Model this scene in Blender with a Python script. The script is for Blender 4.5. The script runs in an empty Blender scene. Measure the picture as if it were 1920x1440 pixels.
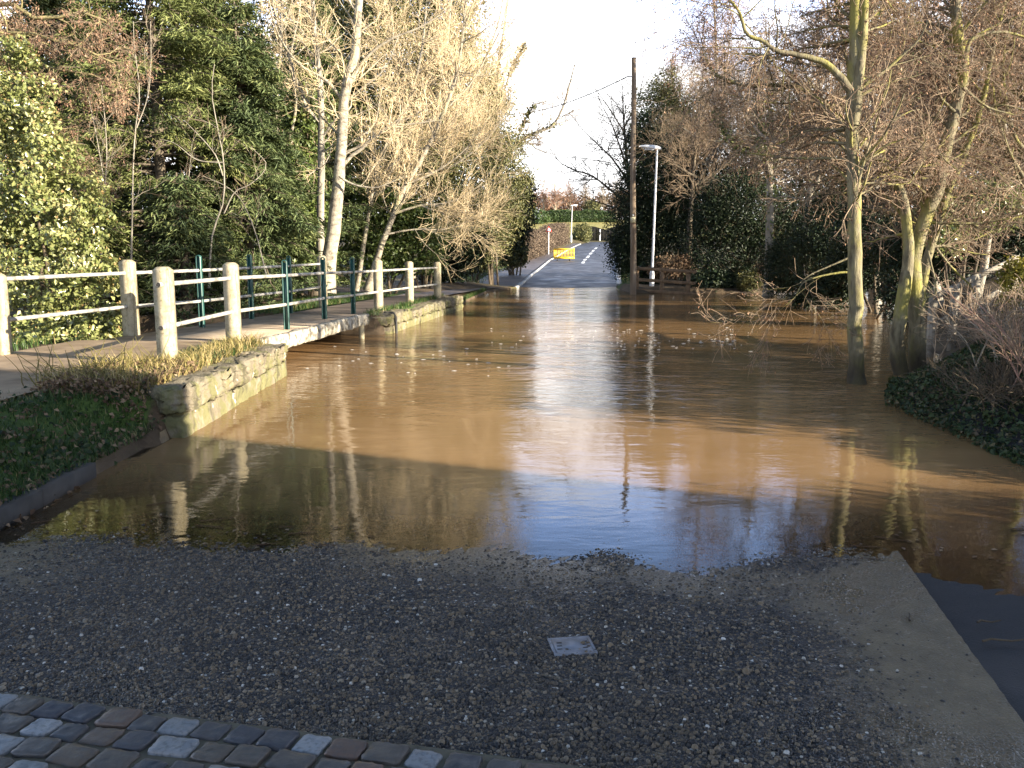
import bpy, bmesh, math, random
import numpy as np
from mathutils import Vector

# ------------------------------------------------------------------ camera, sky, sun, exposure
SC = bpy.context.scene
COL = SC.collection
PITCH = math.radians(8.55)
EYE = 1.7
FPX = 1663.0                                  # focal length in pixels of the 1920 wide photograph
cam_d = bpy.data.cameras.new('camera')
cam_d.sensor_width = 36.0
cam_d.lens = 36.0 * FPX / 1920.0
cam_d.clip_start = 0.05
cam_d.clip_end = 3000
cam = bpy.data.objects.new('camera', cam_d)
COL.objects.link(cam)
cam.location = (0, 0, EYE)
cam.rotation_euler = (math.radians(90) - PITCH, 0, 0)
SC.camera = cam

SUN_EL = math.radians(13.5)
SUN_AZ = math.atan2(0.908, -0.418)            # clockwise from +Y towards +X: from the right, a little behind the camera
w = bpy.data.worlds.new('World')
SC.world = w
w.use_nodes = True
wn, wl = w.node_tree.nodes, w.node_tree.links
wn.clear()
wout = wn.new('ShaderNodeOutputWorld')
wbg = wn.new('ShaderNodeBackground')
wbg.inputs['Strength'].default_value = 0.060
sky = wn.new('ShaderNodeTexSky')
sky.sky_type = 'NISHITA'
sky.sun_disc = False
sky.sun_elevation = SUN_EL
sky.sun_rotation = SUN_AZ
sky.altitude = 60
sky.air_density = 1.0
sky.dust_density = 1.2
sky.ozone_density = 1.6
# a bank of bright winter cloud low in the sky, breaking up into blue higher up
tc = wn.new('ShaderNodeTexCoord')
sep = wn.new('ShaderNodeSeparateXYZ')
wl.new(tc.outputs['Generated'], sep.inputs[0])
mp = wn.new('ShaderNodeMapping')
mp.inputs['Scale'].default_value = (2.2, 2.2, 9.0)
wl.new(tc.outputs['Generated'], mp.inputs[0])
cn = wn.new('ShaderNodeTexNoise')
cn.inputs['Scale'].default_value = 1.6
cn.inputs['Detail'].default_value = 7
cn.inputs['Roughness'].default_value = 0.55
wl.new(mp.outputs[0], cn.inputs['Vector'])
m1 = wn.new('ShaderNodeMath'); m1.operation = 'MULTIPLY_ADD'          # noise*0.2 - z
m1.inputs[1].default_value = 0.26
m1.inputs[2].default_value = 0.0
wl.new(cn.outputs['Fac'], m1.inputs[0])
m2 = wn.new('ShaderNodeMath'); m2.operation = 'SUBTRACT'
wl.new(m1.outputs[0], m2.inputs[0]); wl.new(sep.outputs['Z'], m2.inputs[1])
mr = wn.new('ShaderNodeMapRange'); mr.interpolation_type = 'SMOOTHSTEP'
mr.inputs['From Min'].default_value = -0.17
mr.inputs['From Max'].default_value = -0.07
wl.new(m2.outputs[0], mr.inputs['Value'])
cmix = wn.new('ShaderNodeMix'); cmix.data_type = 'RGBA'
cmix.inputs['B'].default_value = (11.0, 11.0, 11.1, 1)
wl.new(mr.outputs[0], cmix.inputs['Factor'])
hz = wn.new('ShaderNodeMapRange'); hz.interpolation_type = 'SMOOTHSTEP'      # bright hazy blue above the cloud bank
hz.inputs['From Min'].default_value = 0.20
hz.inputs['From Max'].default_value = 0.46
hz.inputs['To Min'].default_value = 0.85
hz.inputs['To Max'].default_value = 0.0
wl.new(sep.outputs['Z'], hz.inputs['Value'])
hmix = wn.new('ShaderNodeMix'); hmix.data_type = 'RGBA'
hmix.inputs['B'].default_value = (7.8, 12.2, 23.0, 1)
wl.new(hz.outputs[0], hmix.inputs['Factor'])
wl.new(sky.outputs[0], hmix.inputs['A'])
wl.new(hmix.outputs['Result'], cmix.inputs['A'])
wl.new(cmix.outputs['Result'], wbg.inputs['Color'])
wl.new(wbg.outputs[0], wout.inputs[0])

sun_d = bpy.data.lights.new('sun', 'SUN')
sun_d.energy = 5.0
sun_d.angle = math.radians(0.5)
sun_d.color = (1.0, 0.88, 0.70)
sun = bpy.data.objects.new('sun', sun_d)
COL.objects.link(sun)
tosun = Vector((math.sin(SUN_AZ) * math.cos(SUN_EL), math.cos(SUN_AZ) * math.cos(SUN_EL), math.sin(SUN_EL)))
sun.rotation_euler = tosun.to_track_quat('Z', 'Y').to_euler()
sun.location = (20, -10, 20)

SC.view_settings.view_transform = 'Standard'
SC.view_settings.look = 'None'
SC.view_settings.exposure = 2.12
SC.view_settings.gamma = 1.0
SC.render.engine = 'CYCLES'
SC.cycles.max_bounces = 6
SC.cycles.diffuse_bounces = 3
SC.cycles.glossy_bounces = 3
SC.cycles.transparent_max_bounces = 8
SC.cycles.use_denoising = True

# ------------------------------------------------------------------ helpers
def ray(px, py):
    u = (px - 960) / FPX
    v = (720 - py) / FPX
    c, s = math.cos(PITCH), math.sin(PITCH)
    return np.array([u, v * s + c, v * c - s])

def at(px, py, Y):
    d = ray(px, py)
    return np.array([0, 0, EYE]) + d * (Y / d[1])

def on(px, py, z=0.0):
    d = ray(px, py)
    return np.array([0, 0, EYE]) + d * ((z - EYE) / d[2])

def tag(o, label=None, cat=None, group=None, kind=None):
    if label: o['label'] = label
    if cat: o['category'] = cat
    if group: o['group'] = group
    if kind: o['kind'] = kind
    return o

def thing(name, label, cat, loc, group=None):
    o = bpy.data.objects.new(name, None)
    o.empty_display_size = 0.2
    COL.objects.link(o)
    o.location = tuple(float(c) for c in loc)
    return tag(o, label, cat, group)

def mesh_np(name, V, F, mat, parent=None, var=None, smooth=False, attrs=None):
    """V (n,3); F list of int arrays of quads and/or tris; one object. Positions in world, made relative to the parent."""
    V = np.asarray(V, dtype=np.float64).reshape(-1, 3)
    if parent is not None:
        par, off = parent, Vector((0, 0, 0))
        while par is not None:
            off += Vector(par.location); par = par.parent
        V = V - np.array(off)
    me = bpy.data.meshes.new(name)
    me.vertices.add(len(V))
    me.vertices.foreach_set('co', V.astype(np.float32).ravel())
    fl = [np.asarray(f, dtype=np.int32) for f in F if len(f)]
    idx = np.concatenate([f.ravel() for f in fl])
    tot = np.concatenate([np.full(len(f), f.shape[1], np.int32) for f in fl])
    start = np.concatenate([[0], np.cumsum(tot)[:-1]]).astype(np.int32)
    me.loops.add(len(idx))
    me.loops.foreach_set('vertex_index', idx)
    me.polygons.add(len(tot))
    me.polygons.foreach_set('loop_start', start)
    me.polygons.foreach_set('loop_total', tot)
    if smooth:
        me.polygons.foreach_set('use_smooth', np.ones(len(tot), bool))
    me.update(calc_edges=True)
    if var is not None:
        a = me.attributes.new('var', 'FLOAT', 'POINT')
        a.data.foreach_set('value', np.asarray(var, np.float32))
    for k, arr in (attrs or {}).items():
        a = me.attributes.new(k, 'FLOAT', 'POINT')
        a.data.foreach_set('value', np.asarray(arr, np.float32))
    if mat: me.materials.append(mat)
    o = bpy.data.objects.new(name, me)
    COL.objects.link(o)
    if parent is not None: o.parent = parent
    return o

def norm(a):
    return a / np.maximum(np.linalg.norm(a, axis=-1, keepdims=True), 1e-9)

class Geo:
    """collects pieces of geometry that become one mesh"""
    def __init__(self): self.V, self.Q, self.T, self.A, self.n = [], [], [], [], 0
    def add(self, V, Q=None, T=None, var=None):
        V = np.asarray(V, float).reshape(-1, 3)
        if Q is not None and len(Q): self.Q.append(np.asarray(Q, int).reshape(-1, 4) + self.n)
        if T is not None and len(T): self.T.append(np.asarray(T, int).reshape(-1, 3) + self.n)
        self.A.append(np.zeros(len(V)) if var is None else np.broadcast_to(var, (len(V),)))
        self.V.append(V); self.n += len(V)
        return self
    def tubes(self, pts, rad, sides=5, cap=False, var=None):
        """pts (n,K,3), rad (n,K)"""
        pts = np.asarray(pts, float); rad = np.asarray(rad, float)
        if pts.ndim == 2: pts, rad = pts[None], rad[None]
        n, K, _ = pts.shape
        T = np.empty_like(pts)
        T[:, 1:-1] = pts[:, 2:] - pts[:, :-2]
        T[:, 0] = pts[:, 1] - pts[:, 0]; T[:, -1] = pts[:, -1] - pts[:, -2]
        T = norm(T)
        mean = norm(T.mean(1))
        ref = np.where(np.abs(mean[:, 2:3]) > 0.8, np.array([[1.0, 0.1, 0]]), np.array([[0, 0.1, 1.0]]))[:, None, :]
        U = norm(np.cross(T, np.broadcast_to(ref, T.shape)))
        W = np.cross(T, U)
        a = np.arange(sides) / sides * 2 * math.pi + 0.3
        ring = pts[:, :, None, :] + rad[:, :, None, None] * (np.cos(a)[None, None, :, None] * U[:, :, None, :] + np.sin(a)[None, None, :, None] * W[:, :, None, :])
        base = np.arange(n * K * sides).reshape(n, K, sides)
        q = np.stack([base[:, :-1], np.roll(base, -1, 2)[:, :-1], np.roll(base, -1, 2)[:, 1:], base[:, 1:]], -1).reshape(-1, 4)
        v = None
        if var is not None: v = np.repeat(np.asarray(var), K * sides)
        self.add(ring.reshape(-1, 3), q, var=v)
        if cap:
            for i in range(n):
                for k in (0, K - 1):
                    c = pts[i, k]; rr = ring[i, k]
                    self.add(np.vstack([c[None], rr]), None, [[0, 1 + j, 1 + (j + 1) % sides] if k else [0, 1 + (j + 1) % sides, 1 + j] for j in range(sides)])
        return self
    def box(self, c, s, rz=0.0, var=None, axes=None):
        """box centred at c of full size s, turned rz about z (or with given axes)"""
        h = np.array(s) / 2
        co = np.array([[x, y, z] for x in (-1, 1) for y in (-1, 1) for z in (-1, 1)], float) * h
        if axes is None:
            A = np.array([[math.cos(rz), math.sin(rz), 0], [-math.sin(rz), math.cos(rz), 0], [0, 0, 1]])
        else:
            A = np.array(axes)
        return self.add(co @ A + np.array(c), [[0, 1, 3, 2], [4, 6, 7, 5], [0, 4, 5, 1], [2, 3, 7, 6], [0, 2, 6, 4], [1, 5, 7, 3]], var=var)
    def bar(self, a, b, w, h, var=None):
        a, b = np.array(a, float), np.array(b, float)
        d = norm(b - a)
        up = np.array([0, 0, 1.0]) if abs(d[2]) < 0.95 else np.array([0, 1.0, 0])
        s = norm(np.cross(d, up)); u = np.cross(s, d)
        return self.box((a + b) / 2, (np.linalg.norm(b - a), w, h), axes=[d, s, u], var=var)
    def leaves(self, P, size, rng, N=None, spread=0.8, aspect=0.62, fold=0.18, var=None, D=None):
        """folded kite leaves at P (n,3); N preferred facing, D preferred pointing direction"""
        n = len(P)
        if n == 0: return self
        size = np.broadcast_to(np.asarray(size, float), (n,)) * rng.uniform(0.6, 1.3, n)
        Nn = rng.normal(0, 1, (n, 3)) if N is None else norm(N) + rng.normal(0, spread, (n, 3))
        Nn = norm(Nn)
        d = rng.normal(0, 1, (n, 3)) if D is None else D + rng.normal(0, 0.35, (n, 3))
        d = norm(d - (d * Nn).sum(1, keepdims=True) * Nn)
        s = np.cross(Nn, d)
        L = size[:, None]; W = L * aspect * 0.5
        up = Nn * L * fold
        b = P - d * L * 0.5; t = P + d * L * 0.5 - up * 0.5
        m = P - d * L * 0.06
        l = m + s * W + up; r = m - s * W + up
        V = np.stack([b, l, t, r], 1).reshape(-1, 3)
        k = np.arange(n)[:, None] * 4
        v = rng.uniform(0, 1, n) if var is None else var
        return self.add(V, None, np.concatenate([k + np.array([[0, 2, 1]]), k + np.array([[0, 3, 2]])]), var=np.repeat(v, 4))
    def build(self, name, mat, parent=None, smooth=False):
        V = np.concatenate(self.V)
        F = []
        if self.Q: F.append(np.concatenate(self.Q))
        if self.T: F.append(np.concatenate(self.T))
        return mesh_np(name, V, F, mat, parent, var=np.concatenate(self.A), smooth=smooth)

def lathe(geo, c, prof, sides=12, var=None):
    """revolve prof [(r,z)] round a vertical axis at c"""
    pts = np.array([[c[0], c[1], c[2] + z] for r, z in prof]); rad = np.array([r for r, z in prof])
    n = len(prof)
    a = np.arange(sides) / sides * 2 * math.pi
    V = np.stack([pts[:, None, 0] + rad[:, None] * np.cos(a), pts[:, None, 1] + rad[:, None] * np.sin(a), np.broadcast_to(pts[:, None, 2], (n, sides))], -1)
    b = np.arange(n * sides).reshape(n, sides)
    q = np.stack([b[:-1], np.roll(b, -1, 1)[:-1], np.roll(b, -1, 1)[1:], b[1:]], -1).reshape(-1, 4)
    geo.add(V.reshape(-1, 3), q, var=var)
    top = np.arange(sides)
    geo.add(V[-1], None, [[0, i, i + 1] for i in range(1, sides - 1)], var=var)
    return geo

def copy_tree(o, parent=None):
    c = o.copy(); COL.objects.link(c)
    if parent is not None: c.parent = parent
    for ch in list(o.children): copy_tree(ch, c)
    return c

def rblock(geo, c, s, rng, r=0.03, n=4, jit=0.008, rz=0.0, axes=None, var=None):
    """a weathered stone block: rounded, subdivided, jittered box"""
    h = np.array(s) / 2
    bm = bmesh.new()
    bmesh.ops.create_cube(bm, size=2.0)
    bmesh.ops.subdivide_edges(bm, edges=bm.edges[:], cuts=n, use_grid_fill=True)
    co = np.array([v.co[:] for v in bm.verts])
    F = [[v.index for v in f.verts] for f in bm.faces]
    bm.free()
    P = co * h
    inner = np.clip(P, -(h - r), h - r)
    d = P - inner
    ln = np.linalg.norm(d, axis=1, keepdims=True)
    P = inner + np.where(ln > 1e-9, d / np.maximum(ln, 1e-9) * np.minimum(ln, r), 0)
    P = P + rng.normal(0, jit, P.shape) * 0.7 + np.sin(P[:, [1, 2, 0]] * rng.uniform(7, 14) + rng.uniform(0, 6)) * jit
    if axes is None:
        A = np.array([[math.cos(rz), math.sin(rz), 0], [-math.sin(rz), math.cos(rz), 0], [0, 0, 1]])
    else: A = np.array(axes)
    geo.add(P @ A + np.array(c), F, var=var)

# ------------------------------------------------------------------ materials
class NT:
    def __init__(self, name):
        self.m = bpy.data.materials.new(name); self.m.use_nodes = True
        self.n, self.l = self.m.node_tree.nodes, self.m.node_tree.links
        self.n.clear()
        self.out = self.n.new('ShaderNodeOutputMaterial')
    def new(self, t, **kw):
        x = self.n.new(t)
        for k, v in kw.items():
            if k.startswith('_'): setattr(x, k[1:], v)
            else:
                key = k.replace('__', ' ')
                x.inputs[key].default_value = v
        return x
    def link(self, a, b): self.l.new(a, b)
    def ramp(self, fac, stops):
        r = self.n.new('ShaderNodeValToRGB')
        e = r.color_ramp.elements
        while len(e) < len(stops): e.new(0.5)
        for i, (p, c) in enumerate(stops):
            e[i].position = p; e[i].color = (*c, 1) if len(c) == 3 else c
        self.link(fac, r.inputs[0])
        return r.outputs[0]
    def noise(self, scale, detail=4, rough=0.55, vec=None, dist=0.0):
        x = self.n.new('ShaderNodeTexNoise')
        x.inputs['Scale'].default_value = scale; x.inputs['Detail'].default_value = detail
        x.inputs['Roughness'].default_value = rough; x.inputs['Distortion'].default_value = dist
        if vec is not None: self.link(vec, x.inputs['Vector'])
        return x.outputs['Fac']
    def pos(self, scale=(1, 1, 1)):
        g = self.n.new('ShaderNodeNewGeometry')
        m = self.n.new('ShaderNodeMapping'); m.inputs['Scale'].default_value = scale
        self.link(g.outputs['Position'], m.inputs[0])
        return m.outputs[0]
    def attr(self, name):
        a = self.n.new('ShaderNodeAttribute'); a.attribute_name = name
        return a.outputs['Fac']
    def math(self, op, a, b=None, c=None, clamp=False):
        x = self.n.new('ShaderNodeMath'); x.operation = op; x.use_clamp = clamp
        for i, v in enumerate((a, b, c)):
            if v is None: continue
            if isinstance(v, (int, float)): x.inputs[i].default_value = v
            else: self.link(v, x.inputs[i])
        return x.outputs[0]
    def mix(self, fac, a, b, blend='MIX'):
        x = self.n.new('ShaderNodeMix'); x.data_type = 'RGBA'; x.blend_type = blend
        for key, v in (('Factor', fac), ('A', a), ('B', b)):
            if isinstance(v, (int, float)): x.inputs[key].default_value = v
            elif isinstance(v, tuple): x.inputs[key].default_value = (*v, 1) if len(v) == 3 else v
            else: self.link(v, x.inputs[key])
        return x.outputs['Result']
    def mrange(self, v, a, b, c=0.0, d=1.0):
        x = self.n.new('ShaderNodeMapRange'); x.interpolation_type = 'SMOOTHSTEP'
        x.inputs['From Min'].default_value = a; x.inputs['From Max'].default_value = b
        x.inputs['To Min'].default_value = c; x.inputs['To Max'].default_value = d
        self.link(v, x.inputs['Value'])
        return x.outputs[0]
    def bump(self, h, strength=0.5, dist=0.01, normal=None):
        x = self.n.new('ShaderNodeBump'); x.inputs['Strength'].default_value = strength; x.inputs['Distance'].default_value = dist
        self.link(h, x.inputs['Height'])
        if normal is not None: self.link(normal, x.inputs['Normal'])
        return x.outputs[0]
    def bsdf(self, col, rough=0.6, spec=0.5, normal=None, **kw):
        b = self.n.new('ShaderNodeBsdfPrincipled')
        if isinstance(col, tuple): b.inputs['Base Color'].default_value = (*col, 1)
        else: self.link(col, b.inputs['Base Color'])
        if isinstance(rough, (int, float)): b.inputs['Roughness'].default_value = rough
        else: self.link(rough, b.inputs['Roughness'])
        b.inputs['Specular IOR Level'].default_value = spec
        if normal is not None: self.link(normal, b.inputs['Normal'])
        for k, v in kw.items(): b.inputs[k.replace('__', ' ')].default_value = v
        return b
    def done(self, shader):
        self.link(shader if not hasattr(shader, 'outputs') else shader.outputs[0], self.out.inputs['Surface'])
        return self.m

def m_simple(name, stops, scale=6.0, rough=0.6, bump=0.3, dist=0.004, spec=0.5, stretch=(1, 1, 1), detail=5, metal=0.0, bscale=None):
    t = NT(name)
    p = t.pos(stretch)
    n = t.noise(scale, detail, vec=p)
    c = t.ramp(n, stops)
    nb = t.noise(bscale or scale * 5, 4, vec=p)
    b = t.bsdf(c, rough, spec, t.bump(nb, bump, dist))
    b.inputs['Metallic'].default_value = metal
    return t.done(b)

def m_leaf(name, stops, rough=0.45, spec=0.4, trans=0.25):
    t = NT(name)
    c = t.ramp(t.attr('var'), stops)
    b = t.bsdf(c, rough, spec)
    tr = t.new('ShaderNodeBsdfTranslucent')
    t.link(c, tr.inputs['Color'])
    mx = t.new('ShaderNodeMixShader'); mx.inputs[0].default_value = trans
    t.link(b.outputs[0], mx.inputs[1]); t.link(tr.outputs[0], mx.inputs[2])
    return t.done(mx)

def m_bark(name, stops, scale=5, stretch=(1, 1, 0.25), rough=0.8, bump=0.6, moss=None, moss_amt=0.5, wet=False):
    t = NT(name)
    p = t.pos(stretch)
    n = t.noise(scale, 6, 0.6, vec=p, dist=0.4)
    c = t.ramp(n, stops)
    if moss:
        n2 = t.noise(2.3, 5, 0.6, vec=t.pos((1, 1, 0.5)))
        c = t.mix(t.mrange(n2, 0.62 - moss_amt * 0.35, 0.72 - moss_amt * 0.2), c, moss)
    if wet:        # the foot soaked and silted by the flood
        sp = t.new('ShaderNodeSeparateXYZ'); ge = t.new('ShaderNodeNewGeometry'); t.link(ge.outputs['Position'], sp.inputs[0])
        n3 = t.noise(5, 4, 0.6, vec=t.pos((1, 1, 0.4)))
        c = t.mix(t.mrange(t.math('MULTIPLY_ADD', n3, 0.5, sp.outputs['Z']), 0.35, 0.85, 0.85, 0.0), c, (0.035, 0.028, 0.018))
    nb = t.noise(scale * 4, 5, 0.6, vec=p)
    return t.done(t.bsdf(c, rough, 0.25, t.bump(nb, bump, 0.015)))

MAT = {}
MAT['ivy'] = m_leaf('ivy_leaf', [(0, (0.07, 0.095, 0.03)), (0.4, (0.18, 0.205, 0.065)), (0.8, (0.31, 0.315, 0.13)), (1, (0.46, 0.42, 0.25))], rough=0.28, spec=0.7, trans=0.3)
MAT['ivy_flower'] = m_leaf('ivy_flower', [(0, (0.18, 0.12, 0.05)), (1, (0.30, 0.22, 0.09))], rough=0.7, spec=0.2, trans=0.1)
MAT['ivy_far'] = m_leaf('ivy_far', [(0, (0.05, 0.085, 0.022)), (0.6, (0.11, 0.15, 0.04)), (1, (0.22, 0.24, 0.08))], rough=0.4)
MAT['conifer'] = m_leaf('conifer_spray', [(0, (0.05, 0.075, 0.035)), (0.6, (0.12, 0.155, 0.06)), (1, (0.24, 0.255, 0.10))], rough=0.6, spec=0.25, trans=0.15)
MAT['cypress'] = m_leaf('cypress_spray', [(0, (0.07, 0.095, 0.032)), (0.6, (0.155, 0.18, 0.06)), (1, (0.27, 0.275, 0.10))], rough=0.6, spec=0.25, trans=0.15)
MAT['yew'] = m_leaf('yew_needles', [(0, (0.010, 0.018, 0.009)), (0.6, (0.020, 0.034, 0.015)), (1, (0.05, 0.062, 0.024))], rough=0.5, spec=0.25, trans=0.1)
MAT['olive'] = m_leaf('olive_leaf', [(0, (0.06, 0.07, 0.025)), (0.6, (0.125, 0.13, 0.045)), (1, (0.24, 0.20, 0.075))], rough=0.55, trans=0.2)
MAT['hedge'] = m_leaf('hedge_leaf', [(0, (0.03, 0.06, 0.02)), (1, (0.09, 0.14, 0.04))], rough=0.5)
MAT['yellow_bush'] = m_leaf('yellow_bush_leaf', [(0, (0.12, 0.13, 0.02)), (0.6, (0.25, 0.22, 0.035)), (1, (0.38, 0.32, 0.06))], rough=0.5)
MAT['brown_leaf'] = m_leaf('brown_leaf', [(0, (0.09, 0.055, 0.035)), (0.6, (0.18, 0.12, 0.075)), (1, (0.30, 0.22, 0.14))], rough=0.7, spec=0.2)
MAT['bare_hedge'] = m_leaf('bare_hedge_twigs', [(0, (0.05, 0.036, 0.027)), (0.6, (0.13, 0.098, 0.072)), (1, (0.24, 0.19, 0.14))], rough=0.8, spec=0.1, trans=0.1)
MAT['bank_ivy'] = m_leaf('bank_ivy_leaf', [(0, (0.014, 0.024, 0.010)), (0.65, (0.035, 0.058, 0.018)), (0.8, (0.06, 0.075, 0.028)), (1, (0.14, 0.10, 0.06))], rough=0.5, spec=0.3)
MAT['catkin'] = m_leaf('catkin', [(0, (0.12, 0.068, 0.042)), (0.6, (0.24, 0.145, 0.095)), (1, (0.38, 0.255, 0.175))], rough=0.8, spec=0.1, trans=0.15)
MAT['twig_brown'] = m_bark('twig_brown', [(0.3, (0.14, 0.10, 0.065)), (0.7, (0.32, 0.24, 0.165))], 9)
MAT['twig_red'] = m_bark('twig_red', [(0.3, (0.21, 0.12, 0.085)), (0.7, (0.36, 0.225, 0.165))], 9)
MAT['twig_pale'] = m_bark('twig_pale', [(0.3, (0.50, 0.385, 0.22)), (0.7, (0.74, 0.605, 0.40))], 7)
MAT['twig_dark'] = m_bark('twig_dark', [(0.3, (0.05, 0.038, 0.026)), (0.7, (0.13, 0.10, 0.065))], 9)
MAT['bark_white'] = m_bark('bark_white', [(0.30, (0.07, 0.06, 0.045)), (0.44, (0.22, 0.19, 0.145)), (0.6, (0.33, 0.295, 0.225)), (0.8, (0.40, 0.365, 0.29))], 6, (1, 1, 1.6), moss=(0.34, 0.31, 0.18), moss_amt=0.25, bump=0.9)
MAT['bark_grey'] = m_bark('bark_grey', [(0.25, (0.14, 0.125, 0.10)), (0.75, (0.33, 0.30, 0.24))], 6)
MAT['bark_alder'] = m_bark('bark_alder', [(0.3, (0.045, 0.037, 0.024)), (0.5, (0.145, 0.125, 0.075)), (0.8, (0.26, 0.23, 0.145))], 12, (1, 1, 0.3), moss=(0.22, 0.20, 0.055), moss_amt=0.5, bump=0.9, wet=True)
MAT['bark_dark'] = m_bark('bark_dark', [(0.25, (0.05, 0.04, 0.03)), (0.75, (0.14, 0.115, 0.08))], 7)
MAT['bark_moss'] = m_bark('bark_moss', [(0.25, (0.12, 0.10, 0.05)), (0.75, (0.29, 0.25, 0.12))], 7)
MAT['grass'] = m_leaf('grass_blade', [(0, (0.02, 0.045, 0.012)), (0.6, (0.042, 0.085, 0.02)), (0.88, (0.09, 0.125, 0.035)), (1, (0.26, 0.20, 0.09))], rough=0.5, spec=0.3, trans=0.25)
MAT['dry_grass'] = m_leaf('dry_grass', [(0, (0.16, 0.14, 0.045)), (0.5, (0.30, 0.24, 0.09)), (1, (0.48, 0.38, 0.19))], rough=0.6, spec=0.2, trans=0.25)
MAT['rail'] = m_simple('galvanised_rail', [(0.35, (0.15, 0.14, 0.12)), (0.5, (0.32, 0.31, 0.28)), (0.7, (0.42, 0.41, 0.38))], 7, 0.5, 0.2, 0.002, 0.5)
MAT['green_paint'] = m_simple('green_paint', [(0.3, (0.013, 0.05, 0.044)), (0.7, (0.022, 0.085, 0.072))], 6, 0.38, 0.15, 0.001)
MAT['dark_hole'] = m_simple('dark_pipe_inside', [(0, (0.01, 0.01, 0.01)), (1, (0.02, 0.02, 0.02))], 5, 0.9)
MAT['white_paint'] = m_simple('worn_white_paint', [(0.36, (0.10, 0.085, 0.06)), (0.48, (0.30, 0.275, 0.22)), (0.7, (0.44, 0.415, 0.35))], 9, 0.7, 0.5, 0.006, 0.3)
MAT['tarmac'] = m_simple('path_tarmac', [(0.3, (0.15, 0.105, 0.065)), (0.7, (0.33, 0.245, 0.16))], 3, 0.75, 0.5, 0.004, 0.3, bscale=90)
MAT['deck'] = m_simple('deck_concrete', [(0.3, (0.17, 0.13, 0.09)), (0.7, (0.33, 0.265, 0.195))], 3, 0.8, 0.5, 0.004, 0.3, bscale=60)
MAT['far_tarmac'] = m_simple('far_path_tarmac', [(0.35, (0.075, 0.06, 0.055)), (0.7, (0.15, 0.12, 0.105))], 1.5, 0.6, 0.4, 0.004, 0.4, bscale=60)
MAT['kerb'] = m_simple('kerb_concrete', [(0.3, (0.03, 0.028, 0.026)), (0.7, (0.07, 0.064, 0.058))], 5, 0.75, 0.5, 0.004, 0.3)
MAT['kerb_white'] = m_simple('pale_kerb', [(0.3, (0.20, 0.20, 0.20)), (0.7, (0.42, 0.42, 0.42))], 1.2, 0.45, 0.4, 0.004, 0.5)
MAT['lamp_paint'] = m_simple('lamp_grey_paint', [(0.3, (0.52, 0.53, 0.55)), (0.7, (0.66, 0.67, 0.69))], 3, 0.4, 0.1, 0.001)
MAT['lamp_head'] = m_simple('lamp_white_shell', [(0.3, (0.72, 0.72, 0.72)), (0.7, (0.82, 0.82, 0.82))], 3, 0.35, 0.1, 0.001)
MAT['lamp_glass'] = m_simple('lamp_glass', [(0.3, (0.50, 0.52, 0.54)), (0.7, (0.58, 0.6, 0.62))], 3, 0.15, 0.0, 0.001)
MAT['pole_wood'] = m_bark('pole_wood', [(0.25, (0.07, 0.05, 0.035)), (0.5, (0.17, 0.125, 0.085)), (0.8, (0.33, 0.28, 0.22))], 7, (1, 1, 0.06))
MAT['fence_wood'] = m_bark('fence_wood', [(0.3, (0.12, 0.078, 0.045)), (0.7, (0.24, 0.16, 0.095))], 6, (1, 1, 1))
MAT['fence_grey'] = m_bark('fence_grey', [(0.3, (0.12, 0.105, 0.08)), (0.7, (0.30, 0.27, 0.22))], 6, (1, 1, 1))
MAT['yellow_plastic'] = m_simple('yellow_plastic', [(0.3, (0.80, 0.50, 0.01)), (0.7, (0.86, 0.58, 0.02))], 3, 0.4, 0.05, 0.001)
MAT['orange_plastic'] = m_simple('orange_strip', [(0.3, (0.75, 0.30, 0.03)), (0.7, (0.82, 0.42, 0.05))], 3, 0.35, 0.05, 0.001)
MAT['black_rubber'] = m_simple('black_rubber', [(0.3, (0.02, 0.02, 0.02)), (0.7, (0.035, 0.035, 0.035))], 5, 0.7)
MAT['sign_red'] = m_simple('sign_red', [(0.3, (0.55, 0.03, 0.025)), (0.7, (0.62, 0.045, 0.035))], 3, 0.35, 0.0)
MAT['sign_white'] = m_simple('sign_white', [(0.3, (0.76, 0.76, 0.74)), (0.7, (0.82, 0.82, 0.80))], 3, 0.35, 0.0)
MAT['sign_black'] = m_simple('sign_black', [(0.3, (0.02, 0.02, 0.02)), (0.7, (0.03, 0.03, 0.03))], 3, 0.5, 0.0)
MAT['cream_plate'] = m_simple('cream_plate', [(0.3, (0.46, 0.42, 0.26)), (0.7, (0.56, 0.52, 0.34))], 4, 0.5, 0.1)
MAT['black_timber'] = m_simple('black_timber', [(0.3, (0.006, 0.006, 0.008)), (0.7, (0.014, 0.014, 0.016))], 4, 0.9, 0.3, 0.004, 0.05)
MAT['iron'] = m_simple('galvanised_cover', [(0.3, (0.10, 0.105, 0.12)), (0.6, (0.20, 0.21, 0.24)), (0.75, (0.24, 0.25, 0.28))], 16, 0.5, 0.3, 0.002, 0.5)
MAT['cable'] = m_simple('black_cable', [(0, (0.03, 0.03, 0.03)), (1, (0.06, 0.06, 0.06))], 5, 0.6)
MAT['brick'] = m_simple('house_brick', [(0.3, (0.22, 0.09, 0.06)), (0.7, (0.34, 0.15, 0.10))], 8, 0.85, 0.5, 0.01)
MAT['slate'] = m_simple('slate_roof', [(0.3, (0.07, 0.07, 0.08)), (0.7, (0.13, 0.13, 0.14))], 4, 0.6, 0.4, 0.01)
MAT['glass'] = m_simple('window_glass', [(0.3, (0.03, 0.035, 0.04)), (0.7, (0.05, 0.055, 0.06))], 1, 0.08, 0.0)
MAT['window_white'] = m_simple('window_white', [(0.3, (0.74, 0.74, 0.72)), (0.7, (0.8, 0.8, 0.78))], 3, 0.5, 0.0)

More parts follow.
